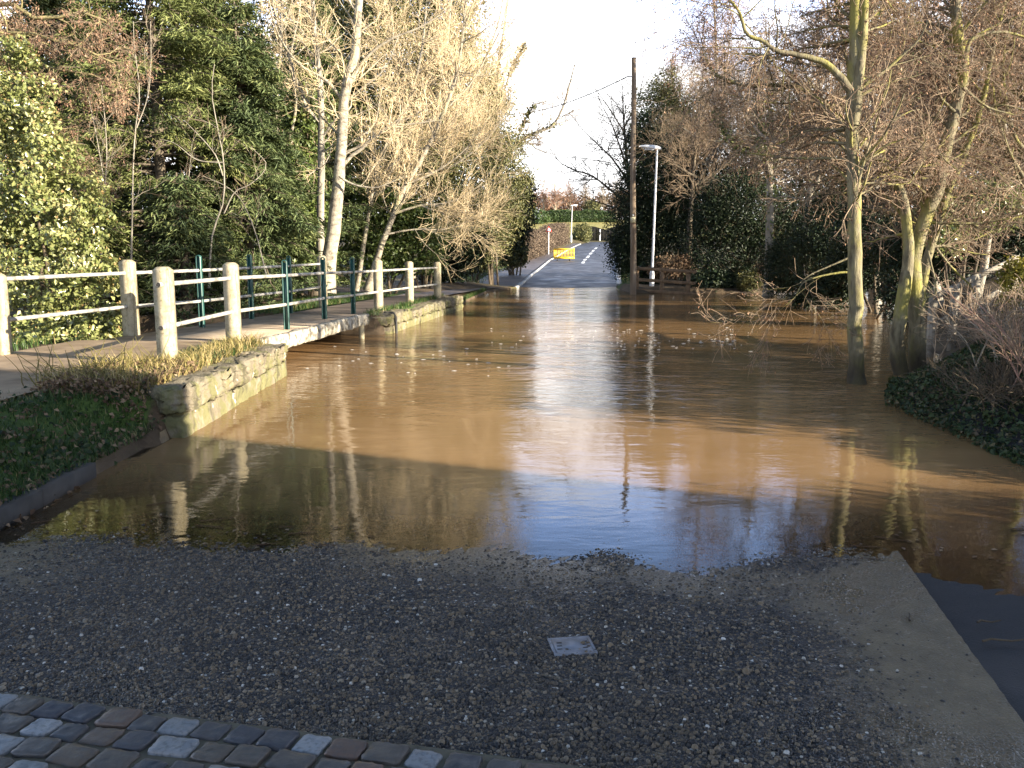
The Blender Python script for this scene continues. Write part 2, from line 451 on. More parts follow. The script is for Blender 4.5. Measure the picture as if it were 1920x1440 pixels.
def m_stone():
    t = NT('mossy_stone')
    n = t.noise(5, 6, 0.6, vec=t.pos())
    c = t.ramp(n, [(0.25, (0.075, 0.06, 0.042)), (0.5, (0.175, 0.145, 0.10)), (0.75, (0.27, 0.235, 0.175))])
    v = t.attr('var')
    c = t.mix(t.math('MULTIPLY', v, 0.4), c, (0.24, 0.22, 0.16))
    # moss and algae in patches, thickest on the splashed lower courses
    g = t.new('ShaderNodeSeparateXYZ'); ge = t.new('ShaderNodeNewGeometry')
    t.link(ge.outputs['Position'], g.inputs[0])
    n2 = t.noise(4.2, 5, 0.65, vec=t.pos((1, 1, 0.6)))
    band = t.math('MULTIPLY_ADD', g.outputs['Z'], -0.28, 0.10)
    f = t.mrange(t.math('ADD', n2, band), 0.46, 0.60)
    c = t.mix(t.math('MULTIPLY', f, 0.75), c, (0.135, 0.135, 0.048))
    # scraps of old white paint
    n3 = t.noise(3.0, 4, 0.5, vec=t.pos((1.6, 1.6, 1.6)))
    c = t.mix(t.mrange(n3, 0.70, 0.72, 0, 0.8), c, (0.52, 0.50, 0.44))
    n4 = t.noise(7, 5, 0.65, vec=t.pos((1, 1, 0.22)))
    c = t.mix(t.mrange(n4, 0.50, 0.64, 0, 0.75), c, (0.055, 0.05, 0.03))
    nb = t.noise(22, 6, 0.65, vec=t.pos())
    return t.done(t.bsdf(c, 0.85, 0.3, t.bump(nb, 1.0, 0.035)))
MAT['stone'] = m_stone()
def m_concrete():
    t = NT('post_concrete')
    n = t.noise(9, 6, 0.65, vec=t.pos())
    c = t.ramp(n, [(0.3, (0.23, 0.19, 0.115)), (0.5, (0.33, 0.285, 0.19)), (0.75, (0.40, 0.355, 0.255))])
    s = t.noise(14, 5, 0.65, vec=t.pos((1, 1, 0.10)))
    c = t.mix(t.mrange(s, 0.50, 0.66, 0, 0.7), c, (0.12, 0.095, 0.05))
    g = t.noise(26, 6, 0.7, vec=t.pos())
    c = t.mix(t.mrange(g, 0.54, 0.64, 0, 0.65), c, (0.13, 0.12, 0.05))
    return t.done(t.bsdf(c, 0.85, 0.25, t.bump(g, 0.7, 0.008)))
MAT['concrete'] = m_concrete()

def m_terrain():
    t = NT('terrain')
    p = t.pos()
    n = t.noise(1.3, 6, 0.6, vec=p)
    soil = t.ramp(n, [(0.3, (0.05, 0.036, 0.024)), (0.6, (0.11, 0.08, 0.05)), (0.8, (0.17, 0.125, 0.075))])
    n2 = t.noise(7, 6, 0.7, vec=p)
    gr = t.ramp(n2, [(0.3, (0.035, 0.065, 0.015)), (0.6, (0.07, 0.11, 0.025)), (0.8, (0.15, 0.15, 0.05))])
    f = t.mrange(t.math('ADD', t.attr('grass'), t.math('MULTIPLY_ADD', n2, 0.8, -0.4)), 0.35, 0.65)
    c = t.mix(f, soil, gr)
    c = t.mix(t.attr('lawn'), c, t.ramp(n, [(0.3, (0.24, 0.22, 0.07)), (0.7, (0.36, 0.31, 0.12))]))
    nb = t.noise(30, 6, 0.7, vec=p)
    return t.done(t.bsdf(c, 0.9, 0.2, t.bump(nb, 0.8, 0.03)))
MAT['terrain'] = m_terrain()

def m_aggregate():
    """exposed-aggregate concrete: rounded pebbles proud of a dark matrix, mud film and damp patches"""
    t = NT('exposed_aggregate')
    p = t.pos()
    vo = t.new('ShaderNodeTexVoronoi', Scale=62.0, Randomness=1.0); t.link(p, vo.inputs['Vector'])
    vd = t.new('ShaderNodeTexVoronoi', Scale=62.0, Randomness=1.0, _feature='DISTANCE_TO_EDGE'); t.link(p, vd.inputs['Vector'])
    sepc = t.new('ShaderNodeSeparateColor'); t.link(vo.outputs['Color'], sepc.inputs[0])
    peb = t.ramp(sepc.outputs[0], [(0, (0.014, 0.014, 0.017)), (0.4, (0.036, 0.033, 0.034)), (0.7, (0.075, 0.058, 0.042)), (0.9, (0.125, 0.10, 0.075)), (0.95, (0.19, 0.17, 0.15)), (0.98, (0.40, 0.38, 0.34)), (1.0, (0.66, 0.63, 0.58))])
    edge = t.mrange(vd.outputs[0], 0.03, 0.16)
    c = t.mix(edge, (0.012, 0.0115, 0.014), peb)
    n = t.noise(1.15, 6, 0.6, vec=p, dist=0.6)
    nf = t.noise(9, 5, 0.6, vec=p)
    mud = t.math('ADD', t.attr('mud'), t.math('MULTIPLY_ADD', nf, 0.6, -0.3), clamp=True)
    mudf = t.mrange(mud, 0.25, 0.8, 0.0, 0.88)
    c = t.mix(mudf, c, t.ramp(nf, [(0.3, (0.13, 0.095, 0.052)), (0.7, (0.205, 0.155, 0.088))]))
    wet = t.math('ADD', t.mrange(n, 0.50, 0.66), t.attr('wet'), clamp=True)
    c = t.mix(t.math('MULTIPLY', wet, 0.35), c, (0.02, 0.02, 0.022))
    rough = t.math('MULTIPLY_ADD', wet, -0.38, 0.62)
    h = t.math('MULTIPLY', t.mrange(vd.outputs[0], 0.0, 0.32), t.math('MULTIPLY_ADD', mudf, -0.75, 1.0))
    h = t.math('MULTIPLY', h, t.math('MULTIPLY_ADD', sepc.outputs[1], 0.8, 0.4))
    return t.done(t.bsdf(c, rough, 0.45, t.bump(h, 0.9, 0.012)))
MAT['aggregate'] = m_aggregate()

def m_asphalt_wet(name, a, b, wetlo, wetamt, bs=120.0):
    t = NT(name)
    p = t.pos()
    n = t.noise(0.9, 6, 0.6, vec=p, dist=0.5)
    nf = t.noise(bs, 3, 0.6, vec=p)
    c = t.mix(nf, a, b)
    c = t.mix(t.mrange(n, 0.45, 0.7, 0, 0.4), c, (b[0] * 1.4, b[1] * 1.3, b[2] * 1.2))
    wet = t.mrange(n, wetlo, wetlo + 0.2)
    rough = t.math('MULTIPLY_ADD', wet, -wetamt, 0.7)
    return t.done(t.bsdf(c, rough, 0.35, t.bump(nf, 0.6, 0.006)))
MAT['asphalt'] = m_asphalt_wet('near_asphalt', (0.007, 0.007, 0.009), (0.030, 0.029, 0.031), 0.50, 0.12)
MAT['far_road'] = m_asphalt_wet('far_wet_asphalt', (0.028, 0.031, 0.042), (0.062, 0.066, 0.082), 0.42, 0.22, 30.0)

def m_water():
    t = NT('muddy_flood_water')
    p = t.pos((0.5, 1.0, 1.0))
    n1 = t.noise(3.4, 3, 0.5, vec=p, dist=0.4)
    n2 = t.noise(13.0, 3, 0.55, vec=p, dist=0.3)
    n3 = t.noise(0.5, 3, 0.5, vec=t.pos())
    calm = t.mrange(n3, 0.35, 0.65, 0.45, 1.0)
    sp = t.new('ShaderNodeSeparateXYZ'); ge = t.new('ShaderNodeNewGeometry'); t.link(ge.outputs['Position'], sp.inputs[0])
    # the current through the middle ruffles the surface; the shallow near side lies calmer
    flow = t.mrange(sp.outputs['Y'], 5.5, 14.0, 0.16, 1.0)
    h = t.math('ADD', t.math('MULTIPLY', n1, 1.0), t.math('MULTIPLY', n2, 0.30))
    h = t.math('MULTIPLY', h, t.math('MULTIPLY', calm, flow))
    bmp = t.bump(h, 1.0, 0.022)
    nb = t.noise(0.7, 4, 0.6, vec=t.pos((0.5, 1.2, 1)))
    col = t.ramp(nb, [(0.3, (0.215, 0.128, 0.056)), (0.7, (0.27, 0.165, 0.077))])
    dif = t.new('ShaderNodeBsdfDiffuse'); t.link(col, dif.inputs['Color'])
    trn = t.new('ShaderNodeBsdfTransparent'); trn.inputs['Color'].default_value = (0.82, 0.70, 0.52, 1)
    murk = t.mrange(t.attr('depth'), -0.005, 0.085, 0.0, 1.0)
    m1 = t.new('ShaderNodeMixShader'); t.link(murk, m1.inputs[0]); t.link(trn.outputs[0], m1.inputs[1]); t.link(dif.outputs[0], m1.inputs[2])
    gl = t.new('ShaderNodeBsdfGlossy', Roughness=0.03); t.link(bmp, gl.inputs['Normal'])
    fr = t.new('ShaderNodeFresnel', IOR=1.34); t.link(bmp, fr.inputs['Normal'])
    m2 = t.new('ShaderNodeMixShader'); t.link(fr.outputs[0], m2.inputs[0]); t.link(m1.outputs[0], m2.inputs[1]); t.link(gl.outputs[0], m2.inputs[2])
    return t.done(m2)
MAT['water'] = m_water()
MAT['foam'] = m_simple('foam', [(0, (0.7, 0.68, 0.62)), (1, (0.8, 0.78, 0.73))], 5, 0.6, 0.0)

def m_setts():
    t = NT('granite_setts')
    v = t.attr('var')
    c = t.ramp(v, [(0, (0.045, 0.045, 0.055)), (0.3, (0.075, 0.066, 0.058)), (0.5, (0.10, 0.076, 0.052)), (0.68, (0.115, 0.072, 0.052)), (0.74, (0.16, 0.165, 0.17)), (1, (0.25, 0.255, 0.26))])
    n = t.noise(60, 5, 0.6, vec=t.pos())
    c = t.mix(t.mrange(n, 0.45, 0.7, 0, 0.55), c, (0.06, 0.06, 0.06))
    n2 = t.noise(14, 5, 0.6, vec=t.pos())
    return t.done(t.bsdf(c, t.mrange(n2, 0.35, 0.65, 0.35, 0.7), 0.5, t.bump(n, 0.6, 0.004)))
MAT['setts'] = m_setts()
MAT['mortar'] = m_simple('sett_mortar', [(0.3, (0.075, 0.066, 0.046)), (0.7, (0.14, 0.122, 0.085))], 12, 0.8, 0.6, 0.004, 0.3, bscale=70)

def m_pebble():
    t = NT('pebble')
    c = t.ramp(t.attr('var'), [(0, (0.007, 0.007, 0.009)), (0.35, (0.026, 0.022, 0.020)), (0.62, (0.088, 0.062, 0.035)), (0.88, (0.185, 0.132, 0.076)), (0.975, (0.22, 0.175, 0.12)), (0.99, (0.38, 0.36, 0.31)), (1.0, (0.58, 0.55, 0.50))])
    n = t.noise(1.15, 6, 0.6, vec=t.pos(), dist=0.6)
    n2 = t.noise(0.8, 4, 0.6, vec=t.pos((1.6, 0.5, 1)))
    c = t.mix(t.mrange(n2, 0.42, 0.6, 0, 0.3), c, (0.07, 0.052, 0.033))
    return t.done(t.bsdf(c, t.mrange(n, 0.45, 0.66, 0.5, 0.22), 0.45))
MAT['pebble'] = m_pebble()
# ------------------------------------------------------------------ terrain
def ss(a, b, x):
    t = np.clip((x - a) / (b - a), 0, 1)
    return t * t * (3 - 2 * t)

_wr = np.random.default_rng(5)
_wk = [(_wr.uniform(0.3, 1.0) * f, _wr.uniform(0, 6.28), _wr.uniform(0, 6.28), f) for f in (0.6, 1.0, 1.7, 2.9, 4.7, 7.3, 11.0) for _ in range(3)]
def wob(x, y):
    s = 0
    for k, a, ph, f in _wk:
        s = s + np.sin((x * math.cos(a) + y * math.sin(a)) * k * 2.2 + ph) / (f ** 0.9)
    return s / 4.5

EDGE = np.array([on(px, py)[:2] for px, py in [(-120, 1010), (30, 1012), (110, 1000), (210, 1012), (330, 1022), (480, 1034), (650, 1036), (800, 1047), (960, 1035), (1040, 1046), (1090, 1040), (1160, 1034), (1240, 1060), (1400, 1066), (1550, 1058), (1690, 1044), (1760, 1046), (1810, 1054), (1860, 1068), (1930, 1058), (2100, 1040)]])
def Ye(x): return np.interp(x, EDGE[:, 0], EDGE[:, 1])

PROF = np.array([(42, 0.0), (50, 0.1), (60, 0.32), (83, 0.95), (100, 1.75), (122, 2.8), (132, 3.2), (145, 4.9), (170, 7.4), (220, 9.0), (400, 12)])
def prof(Y): return np.interp(Y, PROF[:, 0], PROF[:, 1])
RLp = np.array([(30, -0.8), (42, 0.38), (55, 1.3), (80, 3.5), (100, 6.3), (112, 8.2), (118, 9.3), (124, 10.8)])
RRp = np.array([(30, 4.3), (42, 4.93), (55, 6.4), (80, 9.5), (100, 11.9), (112, 13.6), (118, 15.2), (124, 18.0)])
def RL(Y): return np.interp(Y, RLp[:, 0], RLp[:, 1])
def RR(Y): return np.interp(Y, RRp[:, 0], RRp[:, 1])
XL = np.array([(-30, -3.26), (7.2, -3.2), (7.9, -3.12), (8.4, -3.15), (12.0, -3.25), (17.7, -2.75), (18, -2.62), (25.5, -1.62), (26.5, -1.75), (31, -1.45), (37, -0.95), (40.5, 0.15), (43, 0.45), (60, 0.5)])
XR = np.array([(-30, 7), (3, 5.6), (5, 4.7), (6.9, 4.2), (9.75, 4.3), (11, 4.9), (13, 6.3), (16, 7.5), (20, 9.5), (26, 12), (32, 14), (40, 16)])

def H(x, Y):
    x = np.asarray(x, float); Y = np.asarray(Y, float)
    fg = (Ye(x) - Y) * 0.034 + 0.006 * wob(x * 1.7, Y * 1.7)
    z = np.maximum(fg, -0.42)
    # left bank, path and everything left of it
    d = np.interp(Y, XL[:, 0], XL[:, 1]) - x
    wd = np.interp(Y, [7.5, 8.0, 17.8, 26, 28, 60], [1.0, 0.16, 0.16, 0.16, 2.2, 2.5])
    hl = np.interp(Y, [-10, 5, 8, 26, 29, 42], [0.5, 0.47, 0.44, 0.37, 0.34, 0.30]) + 0.03 * wob(x, Y)
    cm = ss(12.05, 12.15, Y) * (1 - ss(17.95, 18.1, Y))
    low = np.where(Y < 7.9, 0.10, np.where(Y > 27, 0.06, 0.0))
    land = low + (hl - low) * ss(0, 1, d / wd)
    ml = (d > 0) * (1 - cm)
    z = np.where(d > 0, land * (1 - cm) + cm * (-0.5), z)
    # right bank
    dr = x - np.interp(Y, XR[:, 0], XR[:, 1])
    hr = 0.04 + 0.42 * ss(0, 1.6, dr) + np.clip(dr, 0, 9) * 0.09 + 0.05 * wob(x, Y)
    z = np.where(dr > -0.15, np.maximum(z, -0.1 + (hr + 0.1) * ss(-0.15, 0.25, dr)), z)
    # far bank on the right
    mf = ss(35.4, 36.4, Y) * ss(4.55, 5.0, x) * (1 - ss(10.2, 11.2, x) * (1 - ss(37.5, 39, Y)))
    z = z * (1 - mf) + mf * (0.22 + 0.05 * wob(x, Y))
    # the road climbing away on the far side
    fz = prof(Y)
    off = np.maximum(RL(Y) - x, x - RR(Y))
    vz = np.where(x < RL(Y), np.interp(off, [0, 0.3, 2.6, 4.2, 9], [0.0, 0.05, 0.05, 0.45, 0.7]), np.interp(off, [0, 0.3, 2.0, 8], [0.0, 0.10, 0.22, 0.35]))
    vz = np.where((x < RL(Y)) & (Y > 95), np.interp(off, [0, 0.4, 2.0, 5], [0, 0.06, 0.4, 0.8]), vz) * np.interp(Y, [42, 55, 500], [0.6, 1.0, 1.0])
    vz = np.where(Y > 126, np.maximum(vz * 0, 0.05), vz)
    road = off < 0.02
    fz = fz + np.where(road & (Y < 124), -0.05, vz) + np.where(road, 0, 0.04 * wob(x, Y))
    m = ss(40.5, 42.5, Y)
    z = np.where(road & (Y > 36), np.maximum(z * (1 - m), -0.42 * (1 - m)) + m * fz + (1 - m) * np.interp(Y, [36, 42], [-0.25, -0.0]) * 0, z * (1 - m) + m * fz)
    return z

def axis(parts):
    return np.unique(np.round(np.concatenate([np.arange(a, b, s) for a, b, s in parts]), 4))
gx = axis([(-400, -60, 40), (-60, -20, 5), (-20, -8, 0.8), (-8, -4.6, 0.25), (-4.6, -0.6, 0.08), (-0.6, 3.8, 0.2), (3.8, 7, 0.12), (7, 20, 0.4), (20, 60, 4), (60, 401, 40)])
gy = axis([(-60, -10, 8), (-10, 2, 0.8), (2, 13, 0.12), (13, 17, 0.4), (17, 27, 0.2), (27, 45, 0.4), (45, 130, 1.5), (130, 260, 6), (260, 1000, 60)])
GX, GY = np.meshgrid(gx, gy)
GZ = H(GX, GY)
# the paved slabs lie on top of the terrain
pav = (GX > -3.3) & (GX < 6.2) & (GY < 9.2)
GZ = GZ - np.where(pav & (GX > -3.15), 0.05, 0)
def grid_faces(nr, nc):
    b = np.arange(nr * nc).reshape(nr, nc)
    return np.stack([b[:-1, :-1], b[:-1, 1:], b[1:, 1:], b[1:, :-1]], -1).reshape(-1, 4)
grass = np.where((GX < -3.3) & (GY < 8.0), 0.75, 0.30)
grass = np.where((GX < -4.5) & (GY > 9), 0.2, grass)
grass = np.where((GY > 18.5) & (GY < 30) & (GX > -6) & (GX < -2), 0.75, grass)
grass = np.where((GY > 11) & (GY < 18.5) & (GX < -2), 0.0, grass)
grass = np.where((GX > 4) & (GY < 20), 0.35, grass)
grass = np.where((GY > 40), 0.42, grass)
grass = np.where((GY > 40) & (GX > RR(GY)) & (GX < RR(GY) + 2.0), 0.65, grass)
lawn = ss(124, 134, GY)
g = mesh_np('ground', np.stack([GX, GY, GZ], -1), [grid_faces(*GX.shape)], MAT['terrain'], attrs={'grass': grass.ravel(), 'lawn': lawn.ravel()}, smooth=True)
tag(g, kind='structure')

# flood water
wx = axis([(-16, -4, 0.6), (-4, 4.5, 0.10), (4.5, 16.1, 0.5)])
wy = axis([(3.2, 9, 0.06), (9, 20, 0.4), (20, 44.6, 0.6)])
WX, WY = np.meshgrid(wx, wy)
dep = -(H(WX, WY))
o = mesh_np('flood_water', np.stack([WX, WY, np.zeros_like(WX)], -1), [grid_faces(*WX.shape)], MAT['water'], attrs={'depth': dep.ravel()})
tag(o, kind='structure')

# foreground slab of exposed aggregate concrete, and the asphalt beside it
SB = (on(1692, 1045, 0.0), on(1920, 1343, 0.075))
def xr(Y): return SB[0][0] + (Y - SB[0][1]) * (SB[1][0] - SB[0][0]) / (SB[1][1] - SB[0][1])
sy = axis([(0.6, 9.1, 0.045)])
su = np.linspace(0, 1, 150)
Xs = -3.14 + (xr(sy)[:, None] + 3.14) * su[None, :]
Ys = np.broadcast_to(sy[:, None], Xs.shape)
Zs = H(Xs, Ys)
fine = np.random.default_rng(3).normal(0, 0.0022, Xs.shape)
Zs = Zs + fine
dR = xr(Ys) - Xs
mud = np.clip(1.15 - dR / np.interp(Ys, [2, 3, 4.8], [0.95, 0.85, 0.50]), 0, 1) * 0.95 + np.clip(1.1 - (Xs + 3.14) / 1.1, 0, 1) * ss(3.6, 4.6, Ys) * 0.95 + 0.75 * ss(0.035, 0.0, Zs) * ss(-0.1, 0.5, wob(Xs * 1.3 + 7, Ys * 1.3)) + 0.25 * np.clip(wob(Xs * 0.6, Ys * 0.6), 0, 1)
wet = ss(0.030, 0.0, Zs) * 0.9
o = mesh_np('road_slab', np.stack([Xs, Ys, Zs], -1), [grid_faces(*Xs.shape)], MAT['aggregate'], attrs={'mud': mud.ravel(), 'wet': wet.ravel()}, smooth=True)
tag(o, kind='structure')
au = np.linspace(0, 1, 60)
Xa = xr(sy)[:, None] + 0.004 + (6.4 - xr(sy)[:, None]) * au[None, :]
Ya = np.broadcast_to(sy[:, None], Xa.shape)
Za = H(Xa, Ya) - 0.012 + np.random.default_rng(4).normal(0, 0.0015, Xa.shape)
o = mesh_np('asphalt', np.stack([Xa, Ya, Za], -1), [grid_faces(*Xa.shape)], MAT['asphalt'], smooth=True)
tag(o, kind='structure')

# the pebbles of the exposed aggregate, low domes standing proud of the matrix
rng = np.random.default_rng(12)
n = 120000
y = 1.9 + 3.75 * rng.uniform(0, 1, n) ** 1.15
hw = 0.60 * (y + 0.3) + 0.1
x = rng.uniform(-1, 1, n) * hw
kp = (x > -3.1) & (x < xr(y) - 0.02)
x, y = x[kp], y[kp]
zz = H(x, y)
sink = np.clip(1.2 - (xr(y) - x) / np.interp(y, [2, 3, 4.8], [1.1, 1.0, 0.6]), 0, 1) * 0.9 + np.clip(1.1 - (x + 3.14) / 1.1, 0, 1) * ss(3.6, 4.6, y) * 0.95 + 0.55 * np.clip(wob(x * 0.6, y * 0.6), 0, 1) + 0.6 * ss(0.04, 0.0, zz) * ss(0.0, 0.6, wob(x * 1.3 + 7, y * 1.3)) + rng.normal(0, 0.26, len(x))
kp = (sink < 0.68)
x, y, zz, sink = x[kp], y[kp], zz[kp], np.clip(sink[kp], 0, 1)
n = len(x)
r_ = rng.lognormal(math.log(0.0066), 0.30, n); asp = rng.uniform(0.6, 1.0, n); th = rng.uniform(0, math.pi, n)
hh = r_ * rng.uniform(0.5, 1.15, n) * (1 - 0.8 * sink)
K6 = np.arange(6) / 6 * 2 * math.pi
ex, ey = np.cos(K6)[None] * r_[:, None], np.sin(K6)[None] * (r_ * asp)[:, None]
c_, s_ = np.cos(th)[:, None], np.sin(th)[:, None]
rim = np.stack([x[:, None] + ex * c_ - ey * s_, y[:, None] + ex * s_ + ey * c_, np.broadcast_to(zz[:, None] - 0.002, ex.shape)], -1)
mid = np.stack([x[:, None] + (ex * c_ - ey * s_) * 0.72, y[:, None] + (ex * s_ + ey * c_) * 0.72, np.broadcast_to((zz + hh * 0.75)[:, None], ex.shape)], -1)
top = np.stack([x, y, zz + hh], -1)[:, None]
V = np.concatenate([rim, mid, top], 1).reshape(-1, 3)
k0 = np.arange(n)[:, None, None] * 13
j = np.arange(6); j2 = (j + 1) % 6
Q = (k0 + np.stack([j, j2, j2 + 6, j + 6], 1)[None]).reshape(-1, 4)
T = (k0 + np.stack([j + 6, j2 + 6, np.full(6, 12)], 1)[None]).reshape(-1, 3)
o = mesh_np('pebbles', V, [Q, T], MAT['pebble'], var=np.repeat(rng.uniform(0, 1, n), 13), smooth=True)
tag(o, 'small worn pebbles set in the dark road slab', 'pebbles', kind='stuff')

# left kerb with grass hanging over it
rng = np.random.default_rng(11)
ge = Geo()
for i in range(7):
    y0 = 1.1 + i * 0.78
    x0 = -3.215
    h = float(H(-3.05, y0 + .4))
    ge.box((x0, y0 + 0.387, 0.02), (0.13, 0.766, 0.19 + 2 * max(h, 0) * 0.6), rz=rng.normal(0, 0.008))
o = ge.build('kerb', MAT['kerb']); tag(o, kind='structure')

# footpath on the left: near piece, and the piece past the bridge that becomes the pavement of the far road
def strip(name, pts, mat, dz, n=60, kind='structure', m=8, zfun=None):
    """pts: rows (Y, xleft, xright)"""
    pts = np.array(pts, float)
    Y = np.linspace(pts[0, 0], pts[-1, 0], n)
    a = np.interp(Y, pts[:, 0], pts[:, 1]); b = np.interp(Y, pts[:, 0], pts[:, 2])
    u = np.linspace(0, 1, m)
    X = a[:, None] + (b - a)[:, None] * u; YY = np.broadcast_to(Y[:, None], X.shape)
    Z = (zfun or H)(X, YY) + dz
    V = np.stack([X, YY, Z], -1)
    o = mesh_np(name, V, [grid_faces(n, m)], mat, smooth=True)
    return tag(o, kind=kind)
strip('footpath', [(0.5, -7.0, -4.3), (6.5, -6.6, -4.25), (9, -6.3, -4.15), (12.12, -5.95, -3.75)], MAT['tarmac'], 0.0, 80, zfun=lambda x, y: np.interp(y, [-10, 5, 8, 12.1], [0.52, 0.495, 0.478, 0.475]) + 0.012 * wob(x, y))
strip('pavement', [(17.75, -4.7, -3.05), (22, -4.1, -2.55), (26, -3.4, -2.0), (31, -3.5, -1.6), (37, -2.9, -1.15), (43, -2.0, 0.3), (55, -1.2, 1.15), (70, 0.3, 2.45), (84, 2.5, 3.75), (100, 5.0, 6.2), (115, 7.7, 8.6)],
      MAT['far_tarmac'], 0.0, 90, zfun=lambda x, y: np.where(y < 42, np.interp(y, [17, 26, 30, 38, 41.9], [0.43, 0.40, 0.30, 0.12, 0.06]), prof(y) + 0.10 * ss(42, 50, y) + 0.05))

# far road with kerbs and its broken white centre line
yy = np.linspace(34, 124, 120)
U = np.linspace(0, 1, 14)
Xr = RL(yy)[:, None] + (RR(yy) - RL(yy))[:, None] * U
Yr = np.broadcast_to(yy[:, None], Xr.shape)
Zr = np.where(Yr < 42, np.interp(Yr, [34, 38, 42], [-0.30, -0.12, 0.0]), prof(Yr)) + 0.03 * np.sin(U * math.pi)[None, :] + 0.006 * wob(Xr, Yr)
o = mesh_np('far_road', np.stack([Xr, Yr, Zr], -1), [grid_faces(*Xr.shape)], MAT['far_road'], smooth=True)
tag(o, kind='structure')
def kerbline(name, fx, y0, y1, side, w, h, mat, seg=1.0):
    ge = Geo(); rg = np.random.default_rng(8)
    y = y0
    while y < y1:
        a = np.array([fx(y) + side * w / 2, y, prof(y) + h / 2 - 0.02]); b = np.array([fx(y + seg * .96) + side * w / 2, y + seg * 0.96, prof(y + seg) + h / 2 - 0.02])
        ge.bar(a, b, w, h + rg.normal(0, 0.01)); y += seg
    o = ge.build(name, mat); tag(o, kind='structure')
kerbline('kerb', RL, 41.0, 116, -1, 0.20, 0.12, MAT['kerb_white'])
kerbline('kerb', RR, 43.0, 116, 1, 0.24, 0.12, MAT['kerb_white'])
ge = Geo()
def dash(pts, w):
    L = []
    for y in pts:
        xm = 0.53 * RL(y) + 0.47 * RR(y) + 0.2
        L.append((xm, y, prof(y) + 0.03 + 0.014))
    for (x0, y0, z0), (x1, y1, z1) in zip(L[:-1], L[1:]):
        n = ge.n
        ge.add([(x0 - w / 2, y0, z0), (x0 + w / 2, y0, z0), (x1 + w / 2, y1, z1), (x1 - w / 2, y1, z1)], [[0, 1, 2, 3]])
for y0 in (72, 78, 84, 90, 96, 102): dash(np.linspace(y0, y0 + 3.6, 5), 0.26)
o = ge.build('road_markings', MAT['sign_white']); tag(o, kind='structure')
# grey-white gutter channel beside the right kerb and wet drain line near the water
# ------------------------------------------------------------------ setts edging at the camera's feet
rng = np.random.default_rng(21)
def on_ground(px, py, dz=0.0):
    z = 0.1
    for _ in range(8):
        q = on(px, py, z + dz); z = float(H(q[0], q[1]))
    return q
A, B = on_ground(0, 1303, 0.016), on_ground(1000, 1432, 0.016)      # far edge of the strip
d = norm((B - A)[None])[0]; d[2] = 0; d = d / np.linalg.norm(d)
nrm = np.array([d[1], -d[0], 0])                   # towards the camera
root = thing('sett_edging', 'strip of grey and brown granite setts in mortar along the bottom left', 'stone edging', (A[0], A[1], 0))
ms = Geo(); st = Geo()
L = 3.2
nU, nW = 60, 9
uu = np.linspace(-0.5, L, nU); ww = np.linspace(-0.02, 0.54, nW)
UU, WW = np.meshgrid(uu, ww)
PX = A[0] + d[0] * UU + nrm[0] * WW; PY = A[1] + d[1] * UU + nrm[1] * WW
PZ = H(PX, PY) + 0.016 - 0.022 * (np.abs(WW - 0.25) > 0.285) + rng.normal(0, 0.002, PX.shape)
ms.add(np.stack([PX, PY, PZ], -1), grid_faces(nW, nU)[:, ::-1])
ms.build('mortar', MAT['mortar'], root, smooth=True)
for r in range(4):
    u = -0.45 + rng.uniform(0, 0.1)
    while u < L - 0.1:
        wd = rng.uniform(0.092, 0.140)
        cu, cw = u + wd / 2, 0.062 + r * 0.120 + rng.normal(0, 0.005)
        c = A + d * cu + nrm * cw
        z = float(H(c[0], c[1]))
        white = rng.random() < 0.20
        rblock(st, (c[0], c[1], z + 0.004 + rng.normal(0, 0.002)), (wd, rng.uniform(0.094, 0.110), 0.055), rng, r=0.010, n=6, jit=0.0020, rz=math.atan2(d[1], d[0]) + rng.normal(0, 0.06), var=(rng.uniform(0.76, 1.0) if white else rng.uniform(0.0, 0.70)))
        u += wd + rng.uniform(0.010, 0.024)
st.build('setts', MAT['setts'], root, smooth=True)

# square metal cover in the slab
c = on(1073, 1207, 0.055)
cz = float(H(c[0], c[1])) + 0.003
root = thing('access_cover', 'small square grey metal cover set in the pebbled road slab', 'drain cover', (c[0], c[1], cz))
ge = Geo()
ge.box((c[0], c[1], cz), (0.158, 0.138, 0.012), rz=0.15).build('lid', MAT['iron'], root)
ge = Geo()
for sx, sy2, w_, h_ in ((0, 0.076, 0.182, 0.014), (0, -0.076, 0.182, 0.014), (0.084, 0, 0.014, 0.138), (-0.084, 0, 0.014, 0.138)):
    ca, sa = math.cos(0.15), math.sin(0.15)
    ge.box((c[0] + ca * sx - sa * sy2, c[1] + sa * sx + ca * sy2, cz - 0.001), (w_, h_, 0.014), rz=0.15)
ge.build('frame', MAT['iron'], root)
for sx in (-0.055, 0.055):
    for sy2 in (-0.03, 0.0, 0.03):
        Geo().box((c[0] + sx, c[1] + sy2 + sx * 0.15, cz + 0.0065), (0.022, 0.007, 0.002), rz=0.15).build('keyhole', MAT['black_rubber'], root)

